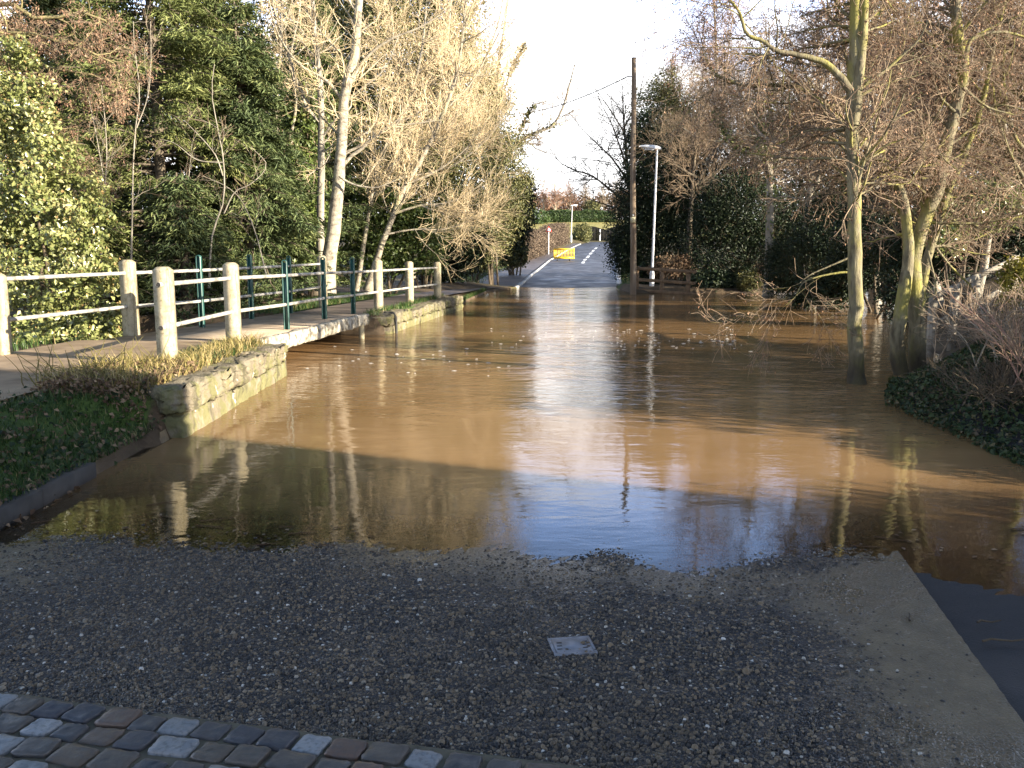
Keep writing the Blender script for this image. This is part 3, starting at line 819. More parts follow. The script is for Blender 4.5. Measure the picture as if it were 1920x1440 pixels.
# ------------------------------------------------------------------ stone walls
def stone_wall(name, label, line, thick, courses, rng, front_end=True, seg=(0.5, 0.9), capj=0.03):
    """line: [(x,y)...] of the water-side face; courses [(z0,z1,setback,rounding)]"""
    line = np.array(line, float)
    seglen = np.linalg.norm(np.diff(line, axis=0), axis=1); cum = np.concatenate([[0], np.cumsum(seglen)])
    def P(s):
        return np.array([np.interp(s, cum, line[:, 0]), np.interp(s, cum, line[:, 1])])
    root = thing(name, label, 'stone wall', (*line[0], 0))
    for ci, (z0, z1, sb, rr) in enumerate(courses):
        ge = Geo(); s = 0.0
        while s < cum[-1] - 0.05:
            l = min(rng.uniform(*seg), cum[-1] - s)
            if cum[-1] - s - l < 0.25: l = cum[-1] - s
            a, b = P(s), P(s + l)
            t = (b - a) / np.linalg.norm(b - a); nn = np.array([-t[1], t[0]])     # away from the water (left)
            zz = z1 + rng.normal(0, capj * (ci == len(courses) - 1))
            hh = zz - z0
            cc = (a + b) / 2 + nn * (thick / 2 + sb + rng.normal(0, 0.006))
            rblock(ge, (*cc, z0 + hh / 2), (l - 0.004, thick, hh - 0.004), rng, r=rr, n=12, jit=0.014, rz=math.atan2(t[1], t[0]), var=rng.uniform(0, 1))
            s += l
        ge.build('coping' if ci == len(courses) - 1 else 'stonework', MAT['stone'], root, smooth=True)
    return root
rng = np.random.default_rng(31)
W0 = on(345, 822); W1 = on(540, 703)
stone_wall('river_wall', 'mossy stone retaining wall with a rounded front end beneath the white concrete posts',
           [(W0[0], W0[1] + 0.02), ((W0[0] + W1[0]) / 2 + 0.0, (W0[1] + W1[1]) / 2), (W1[0], W1[1])], 0.55,
           [(-0.55, 0.20, 0.0, 0.025), (0.205, 0.44, -0.015, 0.045)], rng, seg=(1.0, 1.7), capj=0.022)
W2 = on(735, 626); W3 = on(868, 580)
stone_wall('abutment_wall', 'stone wall with a blunt end at the far side of the footbridge',
           [(W2[0], W2[1]), ((W2[0] + W3[0]) / 2 - 0.06, (W2[1] + W3[1]) / 2), (W3[0], W3[1])], 0.6,
           [(-0.55, 0.16, 0.0, 0.03), (0.165, 0.385, -0.02, 0.055)], rng, seg=(0.9, 1.6), capj=0.02)
# return of the abutment under the bridge end
root = thing('bridge_pier', 'dark rounded stone pier end under the far end of the footbridge', 'stone pier', (W2[0] - 0.4, W2[1] + 0.1, 0))
ge = Geo(); ge2 = Geo()
rblock(ge, (W2[0] - 0.40, W2[1] + 0.40, -0.2), (0.82, 0.9, 0.70), rng, r=0.05, n=8, jit=0.015, var=0.2)
rblock(ge2, (W2[0] - 0.42, W2[1] + 0.38, 0.27), (0.88, 0.94, 0.22), rng, r=0.07, n=8, jit=0.015, var=0.5)
ge.build('stonework', MAT['stone'], root, smooth=True); ge2.build('coping', MAT['stone'], root, smooth=True)
# drain pipe down the abutment face
pp = at(742, 600, W2[1] + 0.35)
ge = Geo(); px_, py_ = W2[0] + 0.07, W2[1] + 0.12
ge.tubes(np.array([[px_ - 0.25, py_ + 0.1, 0.42], [px_ - 0.06, py_ + 0.03, 0.42], [px_ + 0.0, py_, 0.34], [px_ + 0.005, py_, 0.1], [px_ + 0.005, py_, -0.4]]), np.full(5, 0.028), 8)
o = ge.build('drain_pipe', MAT['black_rubber']); tag(o, 'thin black pipe running over the stone wall beside the bridge end down into the water', 'pipe')

# ------------------------------------------------------------------ footbridge
BE = [np.array([-3.66, 12.30]), np.array([-2.97, 17.75])]
BW = [np.array([-5.95, 12.1]), np.array([-4.62, 17.95])]
root = thing('footbridge', 'low concrete footbridge with a chipped white edge beam over the flooded stream', 'footbridge', (-4.2, 15, 0))
V = []
n = 30
ge = Geo()
for k in range(n):
    t = k / (n - 1)
    e = BE[0] + (BE[1] - BE[0]) * t; f = BW[0] + (BW[1] - BW[0]) * t
    for z in (0.45, 0.24):
        V.append((e[0] - 0.02, e[1], z)); V.append((f[0], f[1], z))
F = []
for k in range(n - 1):
    a, b = 4 * k, 4 * (k + 1)
    F += [[a + 1, a, b, b + 1], [a + 2, a + 3, b + 3, b + 2], [a, a + 2, b + 2, b], [a + 3, a + 1, b + 1, b + 3]]
F += [[0, 1, 3, 2], [4 * (n - 1) + 1, 4 * (n - 1), 4 * (n - 1) + 2, 4 * (n - 1) + 3]]
ge.add(V, F).build('deck', MAT['deck'], root)
ge = Geo()
dv = (BE[1] - BE[0]) / np.linalg.norm(BE[1] - BE[0]); Lb = np.linalg.norm(BE[1] - BE[0])
s = 0
rng = np.random.default_rng(41)
while s < Lb - 0.05:
    l = min(rng.uniform(0.45, 0.8), Lb - s)
    c = BE[0] + dv * (s + l / 2)
    rblock(ge, (c[0] + 0.05, c[1], 0.35 + rng.normal(0, 0.004)), (l - 0.008, 0.13, 0.225), rng, r=0.02, n=4, jit=0.006, rz=math.atan2(dv[1], dv[0]))
    s += l
ge.build('edge_beam', MAT['white_paint'], root, smooth=True)
q = at(681, 620, 17.3)
ge = Geo()
ge.box((q[0] - 0.03, 17.3, -0.05), (0.10, 0.10, 0.70), rz=0.1).build('support_post', MAT['concrete'], root)

# ------------------------------------------------------------------ railings
def conc_post(parent, x, y, z0, z1, rz, s=0.17):
    ge = Geo(); h = z1 - z0; k = s / 2
    prof_ = [(k, -0.35), (k, h - 0.042), (k * 0.96, h - 0.034), (k * 0.62, h - 0.004), (k * 0.5, h)]
    V = []
    for r_, z in prof_:
        for sx, sy_ in ((-1, -1), (1, -1), (1, 1), (-1, 1)):
            ca, sa = math.cos(rz), math.sin(rz)
            V.append((x + r_ * (sx * ca - sy_ * sa), y + r_ * (sx * sa + sy_ * ca), z0 + z))
    F = []
    for i in range(len(prof_) - 1):
        for j in range(4):
            F.append([4 * i + j, 4 * i + (j + 1) % 4, 4 * i + 4 + (j + 1) % 4, 4 * i + 4 + j])
    m = 4 * (len(prof_) - 1)
    F.append([m, m + 1, m + 2, m + 3])
    return ge.add(V, F).build('concrete_post', MAT['concrete'], parent)
def hoop_post(parent, x, y, z0, z1, rz):
    """green post: two flats joined by a round head, with a thin web between"""
    ge = Geo(); w_, dpt, th = 0.085, 0.055, 0.012
    path = []
    r_ = w_ / 2
    path.append((-r_, 0)); path.append((-r_, z1 - z0 - r_))
    for a in np.linspace(math.pi, 0, 9)[1:-1]: path.append((r_ * math.cos(a), z1 - z0 - r_ + r_ * math.sin(a)))
    path.append((r_, z1 - z0 - r_)); path.append((r_, 0))
    ca, sa = math.cos(rz), math.sin(rz)
    V = []
    for (u, z) in path:
        for k, dd in ((1.0, -dpt / 2), (1.0, dpt / 2), (0.62, dpt / 2), (0.62, -dpt / 2)):
            zz = z if z <= z1 - z0 - r_ + 1e-6 else (z1 - z0 - r_) + (z - (z1 - z0 - r_)) * k
            uu_ = u * k
            V.append((x + uu_ * ca - dd * sa, y + uu_ * sa + dd * ca, z0 + zz))
    F = []
    for i in range(len(path) - 1):
        for j in range(4): F.append([4 * i + j, 4 * i + (j + 1) % 4, 4 * i + 4 + (j + 1) % 4, 4 * i + 4 + j])
    ge.add(V, F)
    ge.box((x, y, z0 + (z1 - z0 - r_) / 2), (w_ * 0.9, 0.006, z1 - z0 - r_), rz=rz)
    return ge.build('green_post', MAT['green_paint'], parent)
def railing(name, label, posts, rails, ext0, ext1, open_end):
    """posts: (kind,x,y,z0,z1); rails: heights above interpolated base"""
    P = np.array([(p[1], p[2], p[3]) for p in posts])
    root = thing(name, label, 'railing', P[0])
    for i, p in enumerate(posts):
        a, b = P[max(i - 1, 0)], P[min(i + 1, len(P) - 1)]
        rz = math.atan2(b[1] - a[1], b[0] - a[0])
        if p[0] == 'c': conc_post(root, p[1], p[2], p[3], p[4], rz + math.pi / 2)
        else: hoop_post(root, p[1], p[2], p[3], p[4], rz - math.pi / 2)
    for hz in rails:
        pts = [np.array([p[1], p[2], (hz[0] + (hz[1] - hz[0]) * i / (len(posts) - 1))]) for i, p in enumerate(posts)]
        d0 = pts[0] - pts[1]; d0 /= np.linalg.norm(d0); d1 = pts[-1] - pts[-2]; d1 /= np.linalg.norm(d1)
        pts = [pts[0] + d0 * ext0] + pts + [pts[-1] + d1 * ext1]
        fine_ = []
        for a, b in zip(pts[:-1], pts[1:]):
            for t in np.linspace(0, 1, 5)[:-1]: fine_.append(a + (b - a) * t)
        fine_.append(pts[-1])
        fine_ = np.array(fine_)
        ge = Geo().tubes(fine_, np.full(len(fine_), 0.026), 10)
        rail = ge.build('rail', MAT['rail'], root, smooth=True)
        if open_end:
            ge = Geo()
            a = fine_[0]; dd = -d0
            cc = [a + dd * 0.004, a + dd * 0.02]
            ge.tubes(np.array(cc), np.array([0.021, 0.021]), 10, cap=True)
            ge2 = Geo().tubes(np.array([a - dd * 0.001, a + dd * 0.003]), np.array([0.0215, 0.0215]), 10, cap=True)
            ge2.build('pipe_mouth', MAT['dark_hole'], rail)
    return root
near = [('c', 305, 9.62, 0.40, 500), ('c', 432, 12.3, 0.42, 492), ('g', 533, 14.2, 0.40, 487), ('g', 605, 16.4, 0.40, 482), ('g', 660, 17.75, 0.40, 482), ('c', 708, 19.7, 0.36, 487), ('c', 767, 22.3, 0.36, 490), ('c', 820, 25.0, 0.34, 491)]
posts = []
for kd, px, Y, z0, pt in near:
    q = at(px, pt, Y); posts.append((kd, q[0], Y, z0 + 0.04, q[2]))
zr = [(at(318, 533, 9.62)[2], at(820, 502, 25)[2]), (at(318, 613, 9.62)[2], at(820, 533, 25)[2])]
railing('bridge_railing', 'water-side railing of two pale pipes on cream concrete posts and dark green bridge posts', posts, zr, 0.17, 0.22, True)
far = [('c', -10, 10.5, 0.45, 512), ('c', 238, 13.2, 0.45, 487), ('g', 372, 14.6, 0.40, 478), ('g', 467, 16.4, 0.40, 477), ('g', 541, 18.1, 0.40, 479), ('c', 603, 20.6, 0.36, 479), ]
posts = []
for kd, px, Y, z0, pt in far:
    q = at(px, pt, Y); posts.append((kd, q[0], Y, z0 + 0.03, q[2]))
p0 = posts[0]; pd = (p0[1] - (posts[1][1] - p0[1]), p0[2] - (posts[1][2] - p0[2]))
posts = [('c', pd[0], pd[1], 0.48, p0[4])] + posts
railing('path_railing', 'hedge-side railing of two pale pipes with concrete posts and bright green posts', posts, [(1.36, 1.40), (0.88, 0.88)], 0.1, 0.1, False)

# ------------------------------------------------------------------ street furniture
def lamp(label, px, ybase, ytop, Y, arm, z0=None):
    b = at(px, ybase, Y); top = at(px + (10 if Y < 60 else 2), ytop, Y)
    x, z0 = b[0], b[2]
    h = top[2] - z0
    root = thing('street_lamp', label, 'street lamp', (x, Y, z0))
    lean = (top[0] - x)
    ge = Geo()
    N = 8
    ts = np.linspace(0, 1, N)
    ge.tubes(np.stack([x + lean * ts, np.full(N, Y), z0 + 0.75 + (h - 0.75) * ts], -1), np.linspace(0.054, 0.042, N), 10, cap=True).build('column', MAT['lamp_paint'], root, smooth=True)
    ge = Geo(); lathe(ge, (x, Y, z0 - 0.6), [(0.10, 0), (0.10, 1.28), (0.075, 1.36), (0.066, 1.42)], 12).build('base_compartment', MAT['lamp_paint'], root, smooth=True)
    xt, zt = x + lean, z0 + h
    s = arm
    ge = Geo()
    # flat shell lantern: a tapered boat profile, thin at the tip
    secs = [(0.16, 0.07, 0.07), (0.0, 0.11, 0.12), (-0.18, 0.16, 0.13), (-0.45, 0.17, 0.11), (-0.64, 0.12, 0.07), (-0.74, 0.05, 0.03)]
    V, F = [], []
    for u, wy_, hz_ in secs:
        for a in np.linspace(0, 2 * math.pi, 10, endpoint=False):
            V.append((xt + s * (-u) * 1.0, Y + wy_ * math.cos(a), zt + 0.03 + (-u) * 0.10 + hz_ * math.sin(a) * (1.0 if math.sin(a) > 0 else 0.5)))
    for i in range(len(secs) - 1):
        for j in range(10): F.append([10 * i + j, 10 * i + (j + 1) % 10, 10 * i + 10 + (j + 1) % 10, 10 * i + 10 + j])
    ge.add(V, F, [[0, j, j + 1] for j in range(1, 9)] + [[50, 50 + j + 1, 50 + j] for j in range(1, 9)]).build('lantern', MAT['lamp_head'], root, smooth=True)
    ge = Geo()
    ge.box((xt + s * 0.32, Y, zt - 0.012), (0.34, 0.2, 0.05)).build('lamp_glass', MAT['lamp_glass'], root)
    return root
lamp('tall pale grey street lamp standing in the flood water beside the telegraph pole', 1222, 543, 280, 37.2, -1)
lamp('distant white street lamp beside the brown hedge up the road', 1071, 452, 386, 116, 1)

# telegraph pole with cable and plates
b = at(1187, 552, 35.0); t_ = at(1188, 108, 35.0)
root = thing('telegraph_pole', 'tall weathered wooden telegraph pole rising from the water at the road edge', 'telegraph pole', (b[0], 35.0, -0.05))
ge = Geo(); N = 14; ts = np.linspace(0, 1, N)
ge.tubes(np.stack([b[0] + (t_[0] - b[0]) * ts + 0.015 * np.sin(ts * 9), np.full(N, 35.0), -0.4 + (t_[2] + 0.4) * ts], -1), np.linspace(0.128, 0.085, N), 12, cap=True).build('pole', MAT['pole_wood'], root, smooth=True)
q = at(1187, 412, 34.82)
pl = Geo().box((q[0], 34.82, q[2]), (0.20, 0.012, 0.22)).build('number_plate', MAT['cream_plate'], root)
ge = Geo()
for dx, dz, ww_, hh_ in ((-0.03, 0.0, 0.016, 0.1), (0.03, 0.02, 0.016, 0.06), (0.0, 0.045, 0.06, 0.014)):
    ge.box((q[0] + dx, 34.809, q[2] + dz), (ww_, 0.006, hh_))
ge.build('plate_marks', MAT['sign_black'], pl)
q = at(1187, 404.5, 34.84)
Geo().box((q[0], 34.84, q[2] + 0.02), (0.06, 0.012, 0.05)).build('marker_disc', MAT['sign_white'], root)
q = at(1180, 143, 35.0)
ge = Geo(); ge.tubes(np.array([[t_[0] - 0.22, 35.0, q[2]], [t_[0] + 0.02, 34.95, q[2] - 0.02]]), np.array([0.025, 0.025]), 6, cap=True).build('cable_bracket', MAT['iron'], root)
e = at(930, 214, 58.0); a = np.array([t_[0] - 0.2, 35.0, q[2]])
ts = np.linspace(0, 1, 24)[:, None]
cb = a + (e - a) * ts; cb[:, 2] -= 0.9 * (4 * ts[:, 0] * (1 - ts[:, 0])) * 0.5
o = Geo().tubes(cb, np.full(24, 0.022), 5).build('overhead_cable', MAT['cable'])
tag(o, 'single dark telephone cable running from the telegraph pole left into the trees', 'cable')

# yellow plastic flood barrier across the left lane
Yb = 78.0
p0, p1 = at(1038, 485, Yb), at(1077, 486, Yb)
zb = float(prof(Yb)) + 0.03
W_ = p1[0] - p0[0]; xm = (p0[0] + p1[0]) / 2
root = thing('road_barrier', 'bright yellow plastic barrier standing across the left lane of the far road', 'barrier', (xm, Yb, zb))
ge = Geo()
ge.box((xm, Yb, zb + 0.99), (W_, 0.05, 0.14)); ge.box((xm, Yb, zb + 0.24), (W_, 0.05, 0.16))
for sx in (-1, 1): ge.box((xm + sx * (W_ / 2 - 0.035), Yb, zb + 0.615), (0.07, 0.05, 0.606))
for k in range(13):
    x = p0[0] + 0.07 + (W_ - 0.14) * (k + 0.5) / 13
    ge.box((x, Yb, zb + 0.615), (0.05, 0.035, 0.604))
pan = ge.build('barrier_panel', MAT['yellow_plastic'], root)
Geo().box((xm, Yb - 0.031, zb + 0.99), (W_ * 0.9, 0.008, 0.09)).build('reflective_strip', MAT['orange_plastic'], pan)
for sx in (-0.32, 0.28):
    ge = Geo(); ge.box((xm + sx * W_, Yb, zb + 0.03), (0.10, 0.55, 0.06)); ge.box((xm + sx * W_, Yb, zb + 0.11), (0.09, 0.09, 0.10))
    ge.build('foot', MAT['black_rubber'], root)

# triangular warning sign
Ys_ = 88.0
b = at(1028.5, 469, Ys_); tp = at(1028.5, 424.5, Ys_)
root = thing('warning_sign', 'red bordered white triangle warning sign on a grey post before the brown hedge', 'road sign', (b[0], Ys_, b[2]))
Geo().tubes(np.array([[b[0], Ys_, b[2] - 0.4], [b[0], Ys_, tp[2] - 0.1]]), np.array([0.05, 0.05]), 8, cap=True).build('post', MAT['lamp_paint'], root)
def tri(geo, cx, cy, cz, s, th):
    r_ = s / math.sqrt(3)
    pts = [(cx + r_ * math.cos(a), cz + r_ * math.sin(a)) for a in (math.pi / 2, math.pi * 7 / 6, math.pi * 11 / 6)]
    V = [(x, cy - th / 2, z) for x, z in pts] + [(x, cy + th / 2, z) for x, z in pts]
    geo.add(V, [[0, 1, 4, 3], [1, 2, 5, 4], [2, 0, 3, 5]], [[0, 2, 1], [3, 4, 5]])
    return geo
cz = tp[2] - 0.34
f = tri(Geo(), b[0], Ys_ - 0.07, cz, 0.64, 0.02).build('sign_face', MAT['sign_red'], root)
tri(Geo(), b[0], Ys_ - 0.085, cz, 0.40, 0.006).build('white_centre', MAT['sign_white'], f)

# slim dark post by the pavement left
b = at(983, 478, 72); t2 = at(982, 424, 72)
o = Geo().tubes(np.array([[b[0], 72, b[2] - 0.3], [t2[0], 72, t2[2]]]), np.array([0.055, 0.05]), 8, cap=True).build('timber_post', MAT['bark_dark'])
tag(o, 'slim dark timber post at the near end of the brown hedge', 'post')

# black timber gate with a pale post at the bend
Yg = 128.0
a, b_ = at(1106, 450, Yg), at(1168, 450, Yg)
t0 = at(1106, 424, Yg)
root = thing('timber_gate', 'black boarded gate closing the drive at the bend of the road', 'gate', ((a[0] + b_[0]) / 2, Yg, a[2]))
ge = Geo(); zb0, zt0 = a[2] - 0.3, t0[2]
nb_ = 22
for k in range(nb_):
    x = a[0] + (b_[0] - a[0]) * (k + .5) / nb_
    sag = -0.45 * math.exp(-((k / nb_ - 0.42) / 0.22) ** 2)
    ge.box((x, Yg, (zb0 + zt0 + sag) / 2), ((b_[0] - a[0]) / nb_ * 0.95, 0.04, zt0 + sag - zb0))
ge.build('boards', MAT['black_timber'], root)
q = at(1125, 430, Yg - 0.2); q0 = at(1125, 451, Yg - 0.2)
o = Geo().tubes(np.array([[q[0], Yg - 0.2, q0[2] - 0.3], [q[0], Yg - 0.2, q[2]]]), np.array([0.09, 0.085]), 8, cap=True).build('white_post', MAT['lamp_paint'])
tag(o, 'pale grey post standing before the black gate at the bend', 'post')

# brown wooden fence behind lamp
def rail_fence(name, label, pts, heights, mat, post_idx, post_h, pw=0.12, rw=(0.04, 0.13), below=0.5, capz=0.0):
    pts = [np.array(p, float) for p in pts]
    root = thing(name, label, 'fence', pts[0])
    for i in post_idx:
        p = pts[i]
        ge = Geo(); ge.box((p[0], p[1] + 0.03, p[2] + (post_h - below) / 2), (pw, pw, post_h + below)).build('fence_post', mat, root)
    for h in heights:
        ge = Geo()
        for a, b in zip(pts[:-1], pts[1:]):
            ge.bar(a + np.array([0, -0.06, h]), b + np.array([0, -0.06, h]), rw[0], rw[1])
        ge.build('fence_rail', mat, root)
    return root
f0, f1, f2 = at(1194, 545, 36.4), at(1241, 548, 35.9), at(1290, 552, 35.3)
rail_fence('timber_fence', 'low brown timber post and rail fence at the water edge behind the lamp', [f0, f1, f2, at(1303, 553, 35.2)], [0.02, 0.45, 0.90], MAT['fence_wood'], [0, 1, 2], 0.98, 0.15)
g0, g1, g2 = at(1752, 552, 14.2), at(1833, 513, 15.0), at(1905, 480, 15.8)
for q in (g0, g1, g2): q[2] -= 0.95
rail_fence('bank_fence', 'sloping grey wooden handrail fence on the right bank behind the clump', [g0, (g0 + g1) / 2, g1, g2], [0.47, 0.92], MAT['fence_grey'], [0, 1, 2, 3], 0.93, 0.10, rw=(0.05, 0.085))

# ------------------------------------------------------------------ unseen house behind the camera, shaped and turned to shade the foreground
ua = np.array([0.908, -0.418, 0]); va = np.array([0.418, 0.908, 0])
ua /= np.linalg.norm(ua); va /= np.linalg.norm(va)
u0, u1, v1 = 13.0, 21.0, 6.12
v0 = v1 - 14.0
def hp(u, v, z): return ua * u + va * v + np.array([0, 0, z])
root = thing('shadow_house', 'red brick house with a slate roof, unseen, placed to shade the foreground', 'house', hp((u0 + u1) / 2, (v0 + v1) / 2, 0.2))
ge = Geo()
c = hp((u0 + u1) / 2, (v0 + v1) / 2, 2.9)
ge.box(c, (u1 - u0, v1 - v0, 6.0), axes=[ua, va, (0, 0, 1)]); 
um = (u0 + u1) / 2
for v in (v0, v1):
    s = 0.02 if v == v0 else -0.02
    ge.add([hp(u0, v + s, 5.9), hp(u1, v + s, 5.9), hp(um, v + s, 8.6)], None, [[0, 1, 2]])
ge.build('wall', MAT['brick'], root)
ge = Geo()
for ue, sgn in ((u0 - 0.25, 1), (u1 + 0.25, -1)):
    A_, B_, C_, D_ = hp(ue, v0 - 0.1, 5.75), hp(ue, v1 + 0.0, 5.75), hp(um, v1 + 0.0, 8.75), hp(um, v0 - 0.1, 8.75)
    up = np.array([0, 0, 0.12])
    ge.add([A_, B_, C_, D_, A_ + up, B_ + up, C_ + up, D_ + up], [[0, 1, 2, 3], [7, 6, 5, 4], [0, 4, 5, 1], [1, 5, 6, 2], [2, 6, 7, 3], [3, 7, 4, 0]])
rf = ge.build('roof', MAT['slate'], root)
ge = Geo(); ge.box(hp(um, v0 + 2, 9.0), (0.6, 0.9, 1.6), axes=[ua, va, (0, 0, 1)]); ge.build('chimney', MAT['brick'], rf)
for vv in (v0 + 2.5, v0 + 7, v0 + 11.5):
    for zz in (1.6, 4.3):
        wf = Geo().box(hp(u0 - 0.03, vv, zz), (0.10, 1.3, 1.25), axes=[ua, va, (0, 0, 1)]).build('window', MAT['window_white'], root)
        ge = Geo()
        for s in (-0.31, 0.31): ge.box(hp(u0 - 0.085, vv + s, zz), (0.02, 0.54, 1.1), axes=[ua, va, (0, 0, 1)])
        ge.build('pane', MAT['glass'], wf)

# ------------------------------------------------------------------ foam flecks drifting on the current
rng = np.random.default_rng(77)
ge = Geo()
def flecks(n, px0, px1, py0, py1, slant):
    for _ in range(n):
        px = rng.uniform(px0, px1); py = rng.normal((py0 + py1) / 2, (py1 - py0) / 3.5) + slant * (px - px0)
        c = on(px, py, 0.0)
        k = rng.integers(5, 8); r0 = rng.uniform(0.008, 0.034)
        a = np.arange(k) / k * 6.283
        rr = r0 * rng.uniform(0.5, 1.2, k)
        V = np.stack([c[0] + rr * 1.7 * np.cos(a), c[1] + rr * np.sin(a), np.full(k, 0.004)], -1)
        V = np.vstack([[[c[0], c[1], 0.010]], V])
        ge.add(V, None, [[0, 1 + j, 1 + (j + 1) % k] for j in range(k)])
flecks(60, 1150, 1420, 630, 668, -0.06)
flecks(30, 540, 960, 645, 690, 0.03)
flecks(35, 900, 1230, 610, 655, 0.0)
o = ge.build('foam', MAT['foam']); tag(o, kind='stuff', label='scattered white foam flecks drifting on the brown flood water', cat='foam')
# ------------------------------------------------------------------ vegetation builders
def resample(pts, K):
    pts = np.asarray(pts, float)
    n = len(pts)
    if n > 2:      # Catmull-Rom through the given points
        P = np.vstack([2 * pts[0] - pts[1], pts, 2 * pts[-1] - pts[-2]])
        out = []
        for i in range(n - 1):
            p0, p1, p2, p3 = P[i:i + 4]
            for t in np.linspace(0, 1, 9)[:-1]:
                out.append(0.5 * ((2 * p1) + (p2 - p0) * t + (2 * p0 - 5 * p1 + 4 * p2 - p3) * t * t + (3 * p1 - p0 - 3 * p2 + p3) * t ** 3))
        out.append(pts[-1]); pts = np.array(out)
    L = np.concatenate([[0], np.cumsum(np.linalg.norm(np.diff(pts, axis=0), axis=1))])
    s = np.linspace(0, L[-1], K)
    return np.stack([np.interp(s, L, pts[:, i]) for i in range(3)], 1)

def stems_px(rows, Y):
    """rows (px,py[,Y])"""
    return np.array([at(r[0], r[1], r[2] if len(r) > 2 else Y) for r in rows])

def walk(rng, P, D, L, K, wob_, up):
    pts = [P]; D = norm(D); st = (L / K)[:, None]
    upv = np.array([0, 0, 1.0])
    for k in range(K):
        D = norm(D + rng.normal(0, wob_, D.shape) + upv * up)
        P = P + D * st
        pts.append(P)
    return np.stack(pts, 1)

def sprout(rng, pts, rad, n, t, ang, ln, K, wob_=0.15, up=0.0, rf=0.6, rmax=1.0, rtip=0.35, pull=(0, 0, 0), flat=0.0, weight=None):
    """n children growing from the given branches"""
    m, k = pts.shape[:2]
    seg = np.linalg.norm(np.diff(pts, axis=1), axis=2).sum(1)
    pr = seg / seg.sum() if weight is None else weight / weight.sum()
    i = rng.choice(m, n, p=pr)
    tt = rng.uniform(t[0], t[1], n)
    f = tt * (k - 1); j = np.clip(f.astype(int), 0, k - 2); fr = (f - j)[:, None]
    P = pts[i, j] * (1 - fr) + pts[i, j + 1] * fr
    T = norm(pts[i, j + 1] - pts[i, j])
    R = rad[i, j] * (1 - fr[:, 0]) + rad[i, j + 1] * fr[:, 0]
    v = rng.normal(0, 1, (n, 3)) + np.array(pull)
    v[:, 2] *= (1 - flat)
    v = norm(v - (v * T).sum(1, keepdims=True) * T)
    a = np.radians(rng.normal(ang[0], ang[1], n))[:, None]
    D = np.cos(a) * T + np.sin(a) * v
    L = rng.uniform(ln[0], ln[1], n) * (1.15 - 0.6 * tt)
    c = walk(rng, P, D, L, K, wob_, up)
    r0 = np.minimum(R * rf, rmax) * rng.uniform(0.7, 1.1, n)
    r = r0[:, None] * np.linspace(1, rtip, K + 1)[None, :]
    return c, r

def bare_tree(name, label, stems, seed, twig, bark, levels, group=None, cat='tree', catkins=None, sides0=10, K0=22, ivy=None, trunk_name='trunk', part_label=None):
    """stems: [(points, r_base, r_tip)]; levels: list of dicts for sprout; the first goes into the trunk mesh, the rest into the crown"""
    rng = np.random.default_rng(seed)
    pts = np.stack([resample(s[0], K0) for s in stems])
    rad = np.stack([s[1] + (s[2] - s[1]) * np.linspace(0, 1, K0) ** 0.8 for s in stems])
    pts[:, 1:-1] += rng.normal(0, 1, pts[:, 1:-1].shape) * rad[:, 1:-1, None] * 0.10
    rad = rad * rng.uniform(0.95, 1.05, rad.shape)
    flare = np.ones(K0); flare[0] = 1.45; flare[1] = 1.12
    rad[0] *= flare
    root = thing(name, label, cat, pts[0, 0], group)
    tg = Geo().tubes(pts, rad, sides0)
    cg = Geo()
    cur = (pts, rad); last = None
    allc = []
    for li, lv in enumerate(levels):
        lv = dict(lv); src = lv.pop('src', None); sd = lv.pop('sides', 5 if li == 0 else 3)
        base = (pts, rad) if src == 0 else (allc[src - 1] if src else cur)
        if li == 0 and any(len(s) > 3 for s in stems):
            lv['weight'] = np.linalg.norm(np.diff(pts, axis=1), axis=2).sum(1) * np.array([s[3] if len(s) > 3 else 1.0 for s in stems])
        c, r = sprout(rng, *base, **lv)
        r = np.maximum(r, lv.get('rmin', 0.0) if False else 0.0025)
        allc.append((c, r)); cur = (c, r)
        (tg if li == 0 else cg).tubes(c, r, sd)
    tg.build(trunk_name, bark, root, smooth=True)
    if cg.V: cg.build('crown', twig, root)
    if catkins:
        n, size, mat, asp, src = catkins
        c, r = allc[src if src is not None else -1]
        i = rng.integers(0, len(c), n); k = rng.integers(1, c.shape[1], n)
        P = c[i, k] + rng.normal(0, 0.02, (n, 3)) + np.array([0, 0, -size * 0.5])
        Geo().leaves(P, size, rng, aspect=asp, D=np.tile([[0, 0, -1.0]], (n, 1)), fold=0.25).build('catkins', mat, root)
    if ivy:
        n, size, mat, rr, t0, t1 = ivy
        i = rng.integers(0, len(pts), n); f = rng.uniform(t0, t1, n) * (K0 - 1); j = np.clip(f.astype(int), 0, K0 - 2); fr = (f - j)[:, None]
        P = pts[i, j] * (1 - fr) + pts[i, j + 1] * fr
        v = norm(rng.normal(0, 1, (n, 3))); bulge = 0.6 + 0.5 * np.sin(f * 1.7 + i)
        P = P + v * (rad[i, j][:, None] + rr * (rng.uniform(0.1, 1, n) ** 0.6 * bulge)[:, None])
        Geo().leaves(P, size, rng, N=v, spread=0.7).build('ivy', MAT['ivy_far'] if mat is None else mat, root)
    return root

